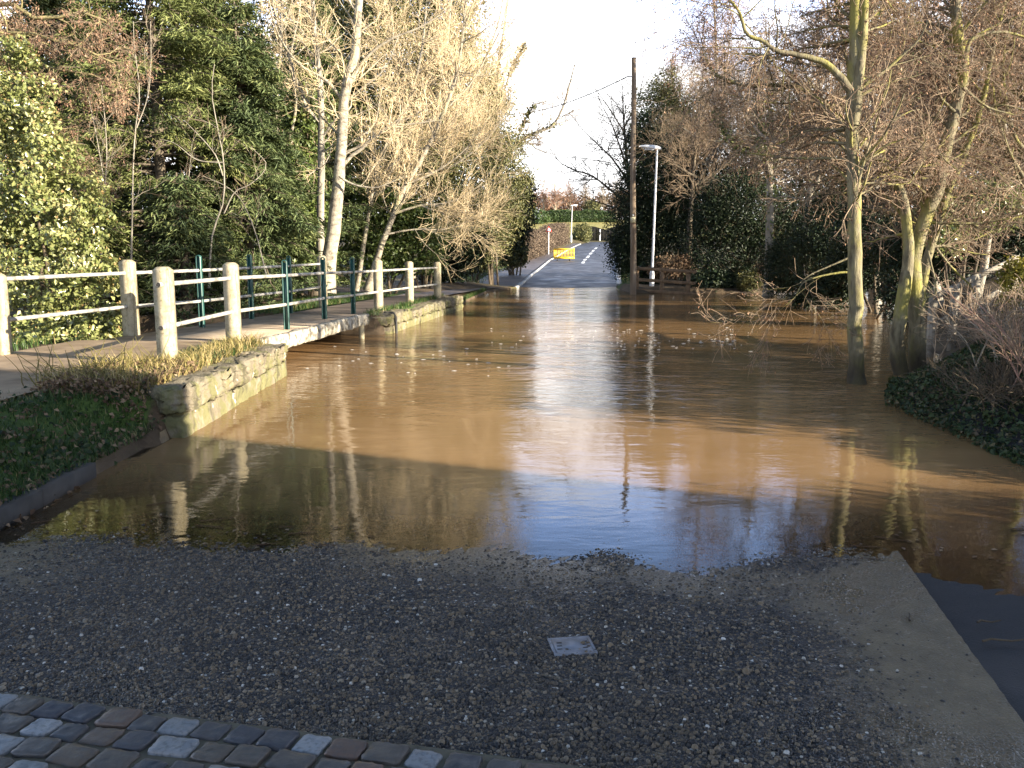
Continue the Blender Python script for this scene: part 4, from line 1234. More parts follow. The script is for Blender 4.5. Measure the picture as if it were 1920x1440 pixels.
def leaf_lobes(lobes, n, size, rng, clump=0.22, inner=0.25, aspect=0.62, spread=0.75, D=None, per=38):
    """lobes (cx,cy,cz,rx,ry,rz) -> Geo"""
    Lb = np.array(lobes, float)
    wgt = (Lb[:, 3] * Lb[:, 5] + Lb[:, 4] * Lb[:, 5]); wgt = wgt / wgt.sum()
    nc = max(40, n // per)
    li = rng.choice(len(Lb), nc, p=wgt)
    dirv = norm(rng.normal(0, 1, (nc, 3)))
    rr = np.where(rng.random(nc) < inner, rng.uniform(0.35, 0.8, nc), rng.uniform(0.80, 1.06, nc))
    C = Lb[li, :3] + dirv * Lb[li, 3:] * rr[:, None]
    ci = rng.integers(0, nc, n)
    sc = clump * (Lb[li, 3:].mean(1))[ci][:, None]
    P = C[ci] + rng.normal(0, 1, (n, 3)) * sc * np.array([1, 1, 0.8])
    N = norm(dirv[ci] + np.array([0, 0, 0.45]) + rng.normal(0, 0.2, (n, 3)))
    gz = rng.uniform(0, 1, nc)[ci] * 0.45 + rng.uniform(0, 1, n) * 0.55
    g = Geo().leaves(P, size, rng, N=N, spread=spread, aspect=aspect, var=gz, D=D)
    return g, P, N

def px_lobes(rows, Y):
    """(px, py, rx_px, rz_px[, Y]) -> world lobes"""
    out = []
    for r in rows:
        y = r[4] if len(r) > 4 else Y
        c = at(r[0], r[1], y); k = y / FPX
        out.append((*c, r[2] * k, min(r[2] * k, 2.5) * 0.9, r[3] * k))
    return out

def bush(name, label, rows, Y, n, size, mat, seed, cat='bush', group=None, flowers=0, clump=0.22, stems=4, inner=0.25, aspect=0.62, world=False, twigs=0, spread=0.75, per=38):
    rng = np.random.default_rng(seed)
    lobes = rows if world else px_lobes(rows, Y)
    Lb = np.array(lobes)
    bx, by = Lb[:, 0].mean(), Lb[:, 1].mean()
    bz = float(H(bx, by))
    root = thing(name, label, cat, (bx, by, bz), group)
    g, P, N = leaf_lobes(lobes, n, size, rng, clump, inner, aspect, spread, per=per)
    g.build('foliage', mat, root)
    # stems that carry it
    st = []
    for k in range(stems):
        l = Lb[rng.integers(0, len(Lb))]
        b = np.array([bx + rng.normal(0, 0.15), by + rng.normal(0, 0.15), bz - 0.15])
        top = np.array([l[0], l[1], l[2] + l[5] * 0.3])
        mid = (b + top) / 2 + rng.normal(0, 0.12, 3)
        st.append(resample([b, mid, top], 8))
    st = np.array(st)
    tg = Geo().tubes(st, np.tile(np.linspace(0.05, 0.015, 8), (len(st), 1)), 6)
    if flowers:
        i = rng.integers(0, len(P), flowers)
        Geo().leaves(P[i] + N[i] * size * 0.7, size * 0.6, rng, aspect=0.9).build('flower_heads', MAT['ivy_flower'], root)
    if twigs:
        c = Lb[rng.integers(0, len(Lb), twigs)]
        d = norm(rng.normal(0, 1, (twigs, 3)) + np.array([0, -0.3, 0.6]))
        p0 = c[:, :3] + d * c[:, 3:] * 0.8
        w_ = walk(rng, p0, d, rng.uniform(0.25, 0.7, twigs) * c[:, 3], 3, 0.2, 0.05)
        tg.tubes(w_, np.tile(np.linspace(0.012, 0.004, 4), (twigs, 1)), 3)
    tg.build('trunk', MAT['twig_dark'], root)
    return root

def conifer(name, label, base, h, rmax, seed, mat, nb=202, ns=94, size=0.137, t0=0.05, droop=0.35, shape=0.75, trunk_r=0.16, cat='conifer', group=None, aspect=0.17, lean=(0, 0)):
    rng = np.random.default_rng(seed)
    base = np.array(base, float)
    root = thing(name, label, cat, base, group)
    tz = np.linspace(0, 1, 14)
    tp = base + np.stack([lean[0] * tz + 0.05 * np.sin(tz * 5), lean[1] * tz, h * tz], 1)
    tg = Geo().tubes(tp, np.linspace(trunk_r, 0.02, 14), 8)
    t = t0 + (0.98 - t0) * rng.uniform(0, 1, nb) ** 0.9
    P = base + np.stack([lean[0] * t, lean[1] * t, h * t], 1)
    a = rng.uniform(0, 2 * math.pi, nb)
    L = rmax * (1 - t) ** shape * rng.uniform(0.6, 1.12, nb) + 0.15
    D = np.stack([np.cos(a), np.sin(a), np.full(nb, 0.25)], 1)
    K = 6
    br = walk(rng, P, D, L, K, 0.10, -droop / K * 1.2)
    tg.tubes(br, np.linspace(0.028, 0.006, K + 1)[None, :] * (0.5 + L[:, None] / rmax), 4)
    tg.build('trunk', MAT['bark_dark'], root)
    n = nb * ns
    i = rng.choice(nb, n, p=L / L.sum())
    f = rng.uniform(0.18, 1.0, n) ** 0.8 * K; j = np.clip(f.astype(int), 0, K - 1); fr = (f - j)[:, None]
    Q = br[i, j] * (1 - fr) + br[i, j + 1] * fr
    T = norm(br[i, j + 1] - br[i, j])
    side = norm(np.cross(T, np.array([0, 0, 1.0])))
    s = rng.choice([-1, 1], n)[:, None] * rng.uniform(0.1, 1, n)[:, None]
    ww = (0.16 + 0.10 * L[i])[:, None]
    Q = Q + side * s * ww * 0.8 + rng.normal(0, 0.06, (n, 3)) + np.array([0, 0, -1.0]) * np.abs(s) * ww * 0.4
    Dd = norm(T * 0.8 + side * s * 1.1 + np.array([0, 0, -0.45]))
    N = norm(np.array([0, 0, 1.0]) + T * 0.3 + rng.normal(0, 0.3, (n, 3)))
    vv = rng.uniform(0, 1, nb)[i] * 0.5 + rng.uniform(0, 1, n) * 0.5
    Geo().leaves(Q, size, rng, N=N, spread=0.35, aspect=aspect, D=Dd, var=vv, fold=0.1).build('crown', mat, root)
    return root

def grass_patch(name, label, pts, n_size, mat, seed, cat='grass', lean=0.35):
    """blades: pts (n,3) on the ground"""
    rng = np.random.default_rng(seed)
    n = len(pts)
    h = rng.uniform(n_size[0], n_size[1], n)
    a = rng.uniform(0, 6.283, n)
    d = np.stack([np.cos(a), np.sin(a), np.zeros(n)], 1)
    s = np.stack([-np.sin(a), np.cos(a), np.zeros(n)], 1) * rng.uniform(0.0025, 0.006, n)[:, None] * (n_size[1] / 0.12) ** 0.5
    l = (h * rng.uniform(0.1, 2 * lean, n))[:, None]
    mid = pts + d * l * 0.35 + np.array([0, 0, 1.0]) * h[:, None] * 0.6
    tip = pts + d * l + np.array([0, 0, 1.0]) * h[:, None] * rng.uniform(0.75, 1.0, n)[:, None]
    V = np.stack([pts - s, pts + s, mid + s * 0.7, mid - s * 0.7, tip], 1).reshape(-1, 3)
    k = np.arange(n)[:, None] * 5
    g = Geo().add(V, k + np.array([[0, 1, 2, 3]]), k + np.array([[3, 2, 4]]), var=np.repeat(rng.uniform(0, 1, n), 5))
    o = g.build(name, mat)
    return tag(o, label, cat, kind='stuff')

# ------------------------------------------------------------------ left side
bush('ivy_bush', 'big sunlit ivy bush with glossy leaves and brown flower heads behind the path railing',
     [(10, 190, 75, 110, 14.2), (-90, 300, 130, 230, 14), (45, 330, 95, 130, 13.8), (110, 400, 75, 95, 13.9), (95, 500, 120, 95, 13.6), (175, 470, 48, 70, 13.9), (30, 590, 150, 85, 12.9), (160, 590, 60, 75, 13.6), (60, 645, 90, 40, 12.2), (170, 650, 45, 30, 12.9)],
     13.5, 34000, 0.080, MAT['ivy'], 101, flowers=4200, clump=0.125, inner=0.12, per=75)

conifer('conifer', 'tall dark feathery conifer behind the ivy bush, reaching past the top of the picture', (-8.1, 20.8, 0.3), 12.5, 2.7, 111, MAT['cypress'], nb=310, ns=210, size=0.172, droop=0.5, shape=0.55)
conifer('conifer', 'mid height dark conifer between the pale trunks and the tall conifer', (-6.5, 22.0, 0.3), 7.2, 2.3, 112, MAT['conifer'], nb=229, ns=210, size=0.172, droop=0.5, shape=0.6)
conifer('conifer', 'darkest conifer at the far left beyond the ivy bush', (-11.8, 24.0, 0.3), 9.5, 2.8, 113, MAT['conifer'], nb=229, ns=182, size=0.189, droop=0.45, shape=0.6)
conifer('conifer', 'dense conifer filling the gap left of the pale trunks at their foot', (-6.0, 27.2, 0.3), 9.5, 2.1, 114, MAT['conifer'], nb=202, ns=182, size=0.172, droop=0.4, shape=0.5)
conifer('conifer', 'back row conifer whose tip shows between the pale trunks', (-9.0, 28.5, 0.3), 12.5, 2.6, 115, MAT['cypress'], nb=229, ns=157, size=0.206, droop=0.45, shape=0.6)
conifer('conifer', 'small bluish conifer low behind the green railing posts', (-6.9, 18.8, 0.3), 3.0, 1.3, 116, MAT['conifer'], nb=148, ns=75, size=0.176, droop=0.5, shape=0.6)
conifer('conifer', 'short shadowy conifer tucked between the ivy bush and the railing', (-8.6, 17.8, 0.3), 3.6, 1.4, 117, MAT['cypress'], nb=148, ns=75, size=0.176, droop=0.5, shape=0.6)

# catkin tree leaning in from the left edge
Yc = 15.5
st = [(stems_px([(-330, 620), (-300, 380), (-230, 200), (-120, 80), (0, 2), (49, 31), (100, 35), (140, 20), (200, 40)], Yc), 0.13, 0.02),
      (stems_px([(-260, 260), (-140, 120), (-60, 75), (0, 61), (50, 63), (100, 75), (140, 84), (215, 120)], Yc), 0.06, 0.015),
      (stems_px([(-270, 300), (-120, 150), (50, 120), (110, 131), (172, 140), (250, 165)], Yc + 0.4), 0.05, 0.012),
      (stems_px([(-250, 330), (-80, 260), (90, 262), (150, 300), (215, 320)], Yc + 0.8), 0.04, 0.01)]
bare_tree('catkin_tree', 'bare tree with mossy yellow limbs and brown catkins leaning in at the upper left', st, 121, MAT['twig_brown'], MAT['bark_moss'],
          [dict(n=90, t=(0.35, 1), ang=(50, 18), ln=(0.5, 1.3), K=6, wob_=0.22, up=-0.03, rf=0.55, pull=(0.5, 0, 0)),
           dict(n=900, t=(0.15, 1), ang=(45, 18), ln=(0.25, 0.7), K=4, wob_=0.22, up=-0.02, rf=0.6, sides=3),
           dict(n=4200, t=(0.2, 1), ang=(42, 18), ln=(0.12, 0.3), K=2, wob_=0.2, up=-0.04, rf=0.7, sides=3)], catkins=(9000, 0.05, MAT['catkin'], 0.4, 2))

# thin saplings before the conifers
def sapling(label, rows, Y, seed, r=0.03, mat='bark_grey', n=26, twig='twig_brown', extra=()):
    st = [(stems_px(rows, Y), r * 0.75, 0.006)] + [(stems_px(e, Y), r * 0.45, 0.005) for e in extra]
    bare_tree('sapling', label, st, seed, MAT[twig], MAT[mat],
              [dict(n=int(n * .7), t=(0.25, 1), ang=(42, 14), ln=(0.3, 1.1), K=6, wob_=0.16, up=0.05, rf=0.4),
               dict(n=n * 4, t=(0.2, 1), ang=(45, 15), ln=(0.15, 0.5), K=3, wob_=0.15, up=0.03, rf=0.6)], group=None, K0=14, sides0=7)
sapling('slender grey sapling forking high in front of the tall conifer', [(245, 520), (248, 400), (250, 300), (254, 240), (262, 175), (252, 90), (250, 40)], 17.5, 131, 0.028, extra=[[(256, 240), (277, 180), (283, 110), (282, 40)]])
sapling('twin stemmed sapling with red brown twigs next to the ivy bush', [(190, 520), (192, 400), (200, 300), (196, 215), (190, 160)], 16.8, 132, 0.03, extra=[[(195, 340), (180, 250), (165, 180)]], n=34)
sapling('crooked pale sapling with outstretched bare arms in the middle of the conifers', [(392, 540), (398, 440), (418, 380), (420, 310), (408, 240), (397, 175), (402, 120)], 18.5, 133, 0.035, mat='bark_grey', n=26, twig='twig_brown', extra=[[(420, 400), (440, 360), (470, 345), (500, 310), (470, 275)], [(420, 305), (370, 300), (330, 270), (305, 262)], [(418, 330), (400, 285), (345, 225)]])
sapling('leaning grey sapling rising before the dark conifer foot', [(320, 560), (335, 500), (340, 420), (352, 350), (360, 270)], 19, 134, 0.022, n=22)
sapling('low arching sapling of bare stems above the green posts', [(500, 520), (480, 440), (455, 380), (425, 350), (380, 330)], 19.5, 135, 0.022, n=20, mat='bark_grey')

# the pair of pale trunks
Yw = 23.0
stA = stems_px([(610, 548), (620, 470), (628, 410), (636, 321), (641, 260), (643, 204), (655, 146), (665, 102), (672, 29), (680, -60), (690, -200), (696, -330)], Yw)
bare_tree('white_trunk_tree', 'thicker pale sunlit trunk of the pair behind the footbridge, knotted white bark', [(stA, 0.205, 0.05),
          (stems_px([(640, 312), (660, 292), (681, 277), (704, 254), (733, 236), (768, 233), (830, 225)], Yw), 0.055, 0.012),
          (stems_px([(650, 165), (685, 110), (730, 75), (790, 50), (850, 10)], Yw), 0.05, 0.012),
          (stems_px([(636, 330), (660, 345), (700, 352), (725, 345), (760, 330)], Yw - .3), 0.035, 0.01),
          (stems_px([(645, 190), (610, 150), (560, 120), (520, 60), (500, -20)], Yw), 0.05, 0.012)], 141, MAT['twig_pale'], MAT['bark_white'],
          [dict(n=60, t=(0.3, 1), ang=(55, 15), ln=(0.8, 2.4), K=7, wob_=0.13, up=0.06, rf=0.4, rmax=0.03),
           dict(n=520, t=(0.15, 1), ang=(45, 15), ln=(0.3, 1.1), K=4, wob_=0.14, up=0.05, rf=0.6),
           dict(n=1900, t=(0.2, 1), ang=(42, 15), ln=(0.12, 0.45), K=2, wob_=0.12, up=0.04, rf=0.7)])
stB = stems_px([(602, 545), (601, 470), (601, 420), (602, 292), (601, 175), (595, 117), (587, 29), (582, -80), (575, -250)], Yw + 0.9)
bare_tree('grey_trunk_tree', 'slimmer greyer trunk of the pair, just left of the white one', [(stB, 0.125, 0.04),
          (stems_px([(600, 230), (570, 190), (540, 100), (515, 20), (500, -60)], Yw + 0.9), 0.045, 0.012),
          (stems_px([(602, 260), (640, 210), (660, 180), (720, 130), (750, 60)], Yw + 0.9), 0.035, 0.01)], 142, MAT['twig_pale'], MAT['bark_grey'],
          [dict(n=50, t=(0.25, 1), ang=(55, 15), ln=(0.7, 2.2), K=7, wob_=0.13, up=0.05, rf=0.4, rmax=0.026),
           dict(n=420, t=(0.15, 1), ang=(45, 15), ln=(0.3, 1.0), K=4, wob_=0.14, up=0.04, rf=0.6),
           dict(n=1600, t=(0.2, 1), ang=(42, 15), ln=(0.12, 0.4), K=2, wob_=0.12, up=0.04, rf=0.7)])
# pale tree with a long arching limb
bare_tree('arching_tree', 'thin pale tree with a long white limb arching to the left', [
          (stems_px([(532, 520), (528, 420), (521, 300), (518, 200), (524, 120), (530, 0), (538, -140)], 25.0), 0.075, 0.02),
          (stems_px([(521, 270), (500, 215), (480, 180), (455, 163), (427, 153), (382, 118), (347, 69), (320, 15), (308, -60)], 24.6), 0.06, 0.02),
          (stems_px([(524, 330), (555, 200), (545, 110), (560, 30), (570, -60)], 25.2), 0.05, 0.015),
          (stems_px([(440, 158), (400, 140), (350, 128), (300, 120), (262, 112)], 24.5), 0.028, 0.01),
          (stems_px([(486, 187), (470, 150), (470, 80), (490, 20), (480, -50)], 24.8), 0.035, 0.012)], 143, MAT['twig_pale'], MAT['bark_white'],
          [dict(n=70, t=(0.2, 1), ang=(50, 16), ln=(0.6, 1.9), K=7, wob_=0.15, up=0.04, rf=0.45, rmax=0.025),
           dict(n=500, t=(0.15, 1), ang=(45, 15), ln=(0.3, 0.9), K=4, wob_=0.15, up=0.03, rf=0.6),
           dict(n=1500, t=(0.2, 1), ang=(42, 15), ln=(0.12, 0.4), K=2, wob_=0.12, up=0.03, rf=0.7)])
# the great fan of pale upswept twigs
Yp = 26.5
bare_tree('pale_twig_tree', 'leaning tree with a huge fan of sunlit pale twigs left of the road', [
          (stems_px([(690, 545), (712, 470), (735, 410), (754, 359), (777, 321), (815, 250), (840, 190), (860, 120), (870, 40), (876, -80)], Yp), 0.11, 0.025),
          (stems_px([(668, 545), (680, 470), (690, 408), (698, 350), (707, 306), (735, 250), (770, 180), (790, 100), (800, 0), (806, -100)], Yp + 1), 0.085, 0.02),
          (stems_px([(760, 345), (800, 330), (850, 300), (890, 260), (920, 215)], Yp), 0.045, 0.012),
          (stems_px([(740, 400), (790, 385), (840, 380), (890, 355), (930, 310)], Yp - .5), 0.04, 0.012),
          (stems_px([(700, 340), (760, 290), (820, 270), (880, 220), (925, 150)], Yp + .6), 0.045, 0.012),
          (stems_px([(840, 200), (880, 160), (910, 110), (940, 50), (955, -20)], Yp), 0.035, 0.01),
          (stems_px([(720, 440), (780, 430), (830, 430), (880, 415), (910, 395)], Yp - .8), 0.03, 0.01)], 144, MAT['twig_pale'], MAT['bark_white'],
          [dict(n=210, t=(0.22, 1), ang=(50, 16), ln=(0.8, 2.3), K=8, wob_=0.10, up=0.07, rf=0.45, rmax=0.024, pull=(0.7, -0.2, 0)),
           dict(n=1900, t=(0.1, 1), ang=(38, 14), ln=(0.4, 1.2), K=5, wob_=0.10, up=0.07, rf=0.7, rmax=0.011),
           dict(n=5200, t=(0.15, 1), ang=(36, 14), ln=(0.2, 0.6), K=3, wob_=0.10, up=0.06, rf=0.8, rmax=0.008)])
bare_tree('pale_twig_tree', 'second pale bare tree behind the fan, its twigs fading into the white sky', [
          (stems_px([(770, 520), (790, 420), (800, 300), (820, 180), (840, 60), (850, -80)], 32), 0.12, 0.03),
          (stems_px([(800, 300), (850, 220), (900, 130), (935, 40), (950, -60)], 32), 0.06, 0.015),
          (stems_px([(795, 340), (760, 220), (740, 100), (730, -40)], 32), 0.06, 0.015),
          (stems_px([(815, 330), (880, 290), (930, 240), (965, 170)], 31.5), 0.05, 0.012)], 145, MAT['twig_pale'], MAT['bark_grey'],
          [dict(n=130, t=(0.2, 1), ang=(48, 15), ln=(1.0, 2.6), K=7, wob_=0.12, up=0.06, rf=0.45, rmax=0.03),
           dict(n=1300, t=(0.1, 1), ang=(40, 14), ln=(0.5, 1.3), K=4, wob_=0.12, up=0.06, rf=0.7, rmax=0.014),
           dict(n=4200, t=(0.15, 1), ang=(38, 14), ln=(0.25, 0.7), K=2, wob_=0.10, up=0.05, rf=0.8, rmax=0.010)])

# ivy and evergreens behind the pale trees
bush('ivy_thicket', 'ivy covered thicket around the foot of the two pale trunks', [(560, 330, 40, 110, 25.5), (575, 200, 30, 90, 25.8), (545, 440, 55, 70, 25.2), (590, 480, 40, 50, 24.8)], 25.3, 11000, 0.13, MAT['ivy_far'], 151, clump=0.2)
bush('ivy_thicket', 'bright ivy clump behind the two slender leaning stems', [(745, 440, 55, 70), (700, 470, 50, 50), (790, 455, 45, 60), (720, 380, 45, 60), (665, 420, 30, 60)], 28.5, 13000, 0.13, MAT['ivy_far'], 152, clump=0.2)
bush('evergreen_tree', 'tall ivy clad evergreen behind the pale fan of twigs', [(740, 120, 70, 130, 33), (690, 250, 70, 130, 32.5), (800, 230, 70, 120, 33), (780, 340, 80, 100, 32), (850, 150, 60, 130, 34), (860, 330, 60, 110, 33.5), (720, -40, 80, 120, 34), (840, 20, 60, 100, 34.5)], 33, 70000, 0.15, MAT['olive'], 153, cat='tree', clump=0.2, stems=6, aspect=0.4)
bush('evergreen_tree', 'dark green conical evergreen right of the pale fan at the road side', [(925, 250, 38, 90), (935, 340, 55, 90), (900, 420, 60, 70), (915, 180, 25, 60)], 42, 28500, 0.144, MAT['olive'], 154, cat='tree', clump=0.2, stems=6, aspect=0.4)
bush('evergreen_tree', 'olive evergreen closing the view between the two pale trunks and the fan', [(600, 120, 60, 150, 37), (640, 300, 70, 130, 36), (560, 300, 60, 150, 37), (610, -20, 50, 100, 38), (660, 60, 60, 130, 38), (520, 120, 50, 160, 39), (500, 330, 60, 120, 37)], 37, 60000, 0.16, MAT['olive'], 160, cat='tree', clump=0.2, stems=6, aspect=0.4)
bush('dark_bush', 'dark bush overhanging the pavement beneath the conical evergreen', [(965, 400, 32, 60), (950, 450, 35, 45), (985, 365, 20, 35)], 52, 15200, 0.158, MAT['yew'], 155, clump=0.2, twigs=260, aspect=0.4)
bush('round_bush', 'rounded olive bush on the bank by the pavement edge', [(880, 478, 32, 28), (900, 490, 22, 20)], 44, 4500, 0.14, MAT['olive'], 156, clump=0.2)
bush('round_bush', 'taller rounded bush nearer the brown hedge', [(950, 468, 28, 30), (968, 478, 20, 22)], 52, 4500, 0.16, MAT['olive'], 157, clump=0.2)
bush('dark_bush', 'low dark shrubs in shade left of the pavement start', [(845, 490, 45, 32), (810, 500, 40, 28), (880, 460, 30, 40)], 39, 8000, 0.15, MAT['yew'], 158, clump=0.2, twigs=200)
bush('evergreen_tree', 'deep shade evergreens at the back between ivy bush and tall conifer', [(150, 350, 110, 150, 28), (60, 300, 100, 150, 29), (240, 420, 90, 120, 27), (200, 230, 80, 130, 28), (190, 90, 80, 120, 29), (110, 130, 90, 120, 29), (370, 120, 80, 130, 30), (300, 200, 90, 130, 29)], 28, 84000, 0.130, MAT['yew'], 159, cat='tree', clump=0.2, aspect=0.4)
# tree with the ivy limb hanging over the road
bare_tree('overhanging_tree', 'tree reaching a crooked ivy tufted limb out over the far road', [
          (stems_px([(925, 495), (930, 400), (940, 320), (955, 285), (985, 258), (1012, 246), (1036, 236), (1056, 200), (1066, 165), (1078, 120)], 46), 0.17, 0.03),
          (stems_px([(930, 400), (925, 250), (935, 120), (950, 20), (960, -60)], 46.5), 0.10, 0.025),
          (stems_px([(960, 283), (968, 262), (1000, 200), (1030, 190)], 46), 0.05, 0.012),
          (stems_px([(935, 200), (960, 130), (985, 80), (1000, 40)], 46), 0.05, 0.012)], 146, MAT['twig_brown'], MAT['bark_grey'],
          [dict(n=100, t=(0.3, 1), ang=(50, 16), ln=(0.8, 2.4), K=7, wob_=0.18, up=0.06, rf=0.45, rmax=0.035),
           dict(n=900, t=(0.15, 1), ang=(42, 15), ln=(0.5, 1.3), K=4, wob_=0.18, up=0.05, rf=0.65, rmax=0.028),
           dict(n=2600, t=(0.2, 1), ang=(40, 15), ln=(0.25, 0.7), K=2, wob_=0.14, up=0.05, rf=0.8, rmax=0.02)], ivy=(900, 0.17, MAT['olive'], 0.25, 0.35, 0.75))

# ------------------------------------------------------------------ far end of the road
def hedge_box(name, label, line, w_, h0, h1, n, size, mat, seed, zoff=0.0, group=None, twig=None):
    """a clipped hedge following a line of (x,y): foliage through its depth, twigs for the bare ones"""
    rng = np.random.default_rng(seed)
    line = np.array(line, float)
    sl = np.linalg.norm(np.diff(line, axis=0), axis=1); cum = np.concatenate([[0], np.cumsum(sl)])
    s = rng.uniform(0, cum[-1], n)
    x = np.interp(s, cum, line[:, 0]); y = np.interp(s, cum, line[:, 1])
    q = rng.normal(0, 1, (n, 3)); q /= np.abs(q).max(1, keepdims=True); q *= rng.uniform(0.75, 1.04, (n, 1))
    hh = np.interp(s, [0, cum[-1]], [h0, h1]) * (1 + 0.06 * np.sin(s * 1.1 + seed) + 0.04 * np.sin(s * 3.1))
    z0 = H(x, y)
    P = np.stack([x + q[:, 0] * w_ / 2, y + q[:, 1] * w_ / 2, z0 + zoff + hh * (q[:, 2] * 0.5 + 0.5)], 1)
    root = thing(name, label, 'hedge', (line[0, 0], line[0, 1], float(H(*line[0]))), group)
    Geo().leaves(P, size, rng, N=q, spread=0.8, aspect=0.6).build('foliage', mat, root)
    k = 60
    s = rng.uniform(0, cum[-1], k); x = np.interp(s, cum, line[:, 0]); y = np.interp(s, cum, line[:, 1]); z = H(x, y) - 0.1
    c = walk(rng, np.stack([x, y, z], 1), np.tile([[0, 0, 1.0]], (k, 1)) + rng.normal(0, .2, (k, 3)), np.full(k, h0 * 0.9), 5, 0.15, 0.1)
    Geo().tubes(c, np.tile(np.linspace(0.04, 0.012, 6), (k, 1)), 4).build('stems', MAT['twig_brown'], root)
    return root
hl = [at(968, 480, 74)[:2], at(1004, 470, 86)[:2], at(1034, 464, 100)[:2], at(1056, 458, 112)[:2]]
hedge_box('brown_hedge', 'clipped leafless brown hedge along the left of the far road', hl, 1.7, 2.4, 2.3, 52000, 0.115, MAT['bare_hedge'], 161)
bush('clipped_bush', 'rounded clipped green bush beside the distant lamp', [(1092, 436, 17, 16), (1085, 442, 12, 11)], 122, 5000, 0.20, MAT['olive'], 162, clump=0.15)
hedge_box('green_hedge', 'long dark green garden hedge at the top of the pale lawn', [at(1032, 421, 164)[:2], at(1150, 421, 164)[:2]], 1.6, 2.0, 2.0, 14000, 0.25, MAT['hedge'], 163)
bush('garden_shrub', 'green garden shrub left of the long dark hedge', [(1002, 408, 26, 14), (985, 404, 18, 16)], 160, 4000, 0.3, MAT['hedge'], 164, clump=0.15)
bush('garden_shrub', 'grey green shrub rising above the long dark hedge', [(1110, 393, 14, 14)], 172, 2500, 0.35, MAT['olive'], 165, clump=0.2)
def far_tree(label, px, py0, py1, Y, seed, twig, bark, spread=0.9, up=0.05):
    b = at(px, py0, Y); t = at(px + 1, py1, Y); h = t[2] - b[2]
    rng = np.random.default_rng(seed)
    st = [(np.array([b, b + [0.1, 0, h * .35], b + [0.0, 0, h * .7], t]), h * 0.022, h * 0.004)]
    bare_tree('birch_tree', label, st, seed, twig, bark,
              [dict(n=38, t=(0.2, 0.98), ang=(40, 12), ln=(h * 0.25, h * 0.45), K=6, wob_=0.12, up=up, rf=0.5),
               dict(n=420, t=(0.15, 1), ang=(38, 14), ln=(h * 0.10, h * 0.22), K=4, wob_=0.12, up=0.0, rf=0.7),
               dict(n=2200, t=(0.1, 1), ang=(35, 14), ln=(h * 0.05, h * 0.12), K=2, wob_=0.1, up=-0.06, rf=0.9)], group=None, K0=12, sides0=6)
far_tree('distant white stemmed birch above the pale lawn', 1040, 412, 335, 178, 171, MAT['twig_red'], MAT['bark_white'])
far_tree('distant reddish birch at the left end of the garden hedge', 1018, 412, 345, 186, 172, MAT['twig_red'], MAT['bark_white'])
far_tree('distant broad reddish birch in the middle of the garden skyline', 1068, 408, 345, 184, 173, MAT['twig_red'], MAT['bark_white'])
far_tree('distant tan bare tree right of the reddish birches', 1098, 408, 350, 190, 174, MAT['twig_brown'], MAT['bark_grey'])
far_tree('distant tan bare tree at the right end of the garden hedge', 1130, 408, 345, 182, 175, MAT['twig_brown'], MAT['bark_grey'])
far_tree('distant bare tree beside the dark roadside evergreens', 1155, 408, 340, 176, 176, MAT['twig_brown'], MAT['bark_grey'])
far_tree('distant bare tree behind the round bushes at the left skyline', 992, 412, 340, 182, 177, MAT['twig_brown'], MAT['bark_grey'])
rngf = np.random.default_rng(9)
bush('far_woodland', 'far tan woodland forming the skyline beyond the garden', [(960 + 26 * k, 385 + rngf.uniform(-8, 8), 24, 22, 225) for k in range(11)], 225, 16000, 0.55, MAT['catkin'], 178, cat='woodland', clump=0.3)['kind'] = 'stuff'
# ------------------------------------------------------------------ right side, far to near
bare_tree('oak_tree', 'wide bare tree spreading crooked dark branches left over the far road', [
          (stems_px([(1192, 520), (1190, 440), (1188, 390), (1180, 340), (1172, 260), (1168, 200), (1166, 150)], 53), 0.26, 0.012),
          (stems_px([(1188, 390), (1150, 360), (1110, 330), (1075, 318), (1045, 300), (1028, 270)], 52), 0.10, 0.008),
          (stems_px([(1184, 350), (1150, 300), (1120, 270), (1090, 240), (1070, 215)], 53), 0.09, 0.008),
          (stems_px([(1180, 330), (1150, 240), (1125, 190), (1118, 160)], 53.5), 0.08, 0.006),
          (stems_px([(1188, 400), (1140, 385), (1100, 372), (1070, 360)], 51.5), 0.07, 0.008),
          (stems_px([(1172, 250), (1140, 200), (1112, 160), (1108, 140)], 54), 0.06, 0.006),
          (stems_px([(1170, 240), (1195, 190), (1205, 150), (1212, 120)], 53), 0.06, 0.006)], 201, MAT['twig_dark'], MAT['bark_dark'],
          [dict(n=190, t=(0.25, 1), ang=(50, 18), ln=(1.2, 3.4), K=7, wob_=0.20, up=0.03, rf=0.5, rmax=0.05),
           dict(n=1700, t=(0.1, 1), ang=(45, 16), ln=(0.5, 1.5), K=4, wob_=0.2, up=0.03, rf=0.65, rmax=0.034),
           dict(n=5200, t=(0.15, 1), ang=(42, 16), ln=(0.3, 0.8), K=2, wob_=0.16, up=0.02, rf=0.8, rmax=0.024)])
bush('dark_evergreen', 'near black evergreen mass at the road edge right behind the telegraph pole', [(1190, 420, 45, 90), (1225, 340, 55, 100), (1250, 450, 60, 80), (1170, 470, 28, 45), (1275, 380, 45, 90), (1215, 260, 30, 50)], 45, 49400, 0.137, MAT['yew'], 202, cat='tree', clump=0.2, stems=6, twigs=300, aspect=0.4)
bush('ivy_tree', 'tall ivy covered tree behind the lamp column, olive in the sun', [(1235, 230, 45, 70, 49), (1260, 290, 60, 90, 49), (1320, 330, 60, 100, 48), (1300, 240, 40, 60, 49), (1250, 170, 28, 40, 50), (1365, 370, 50, 70, 47)], 49, 45600, 0.144, MAT['olive'], 203, cat='tree', clump=0.22, stems=6, twigs=700, aspect=0.4)
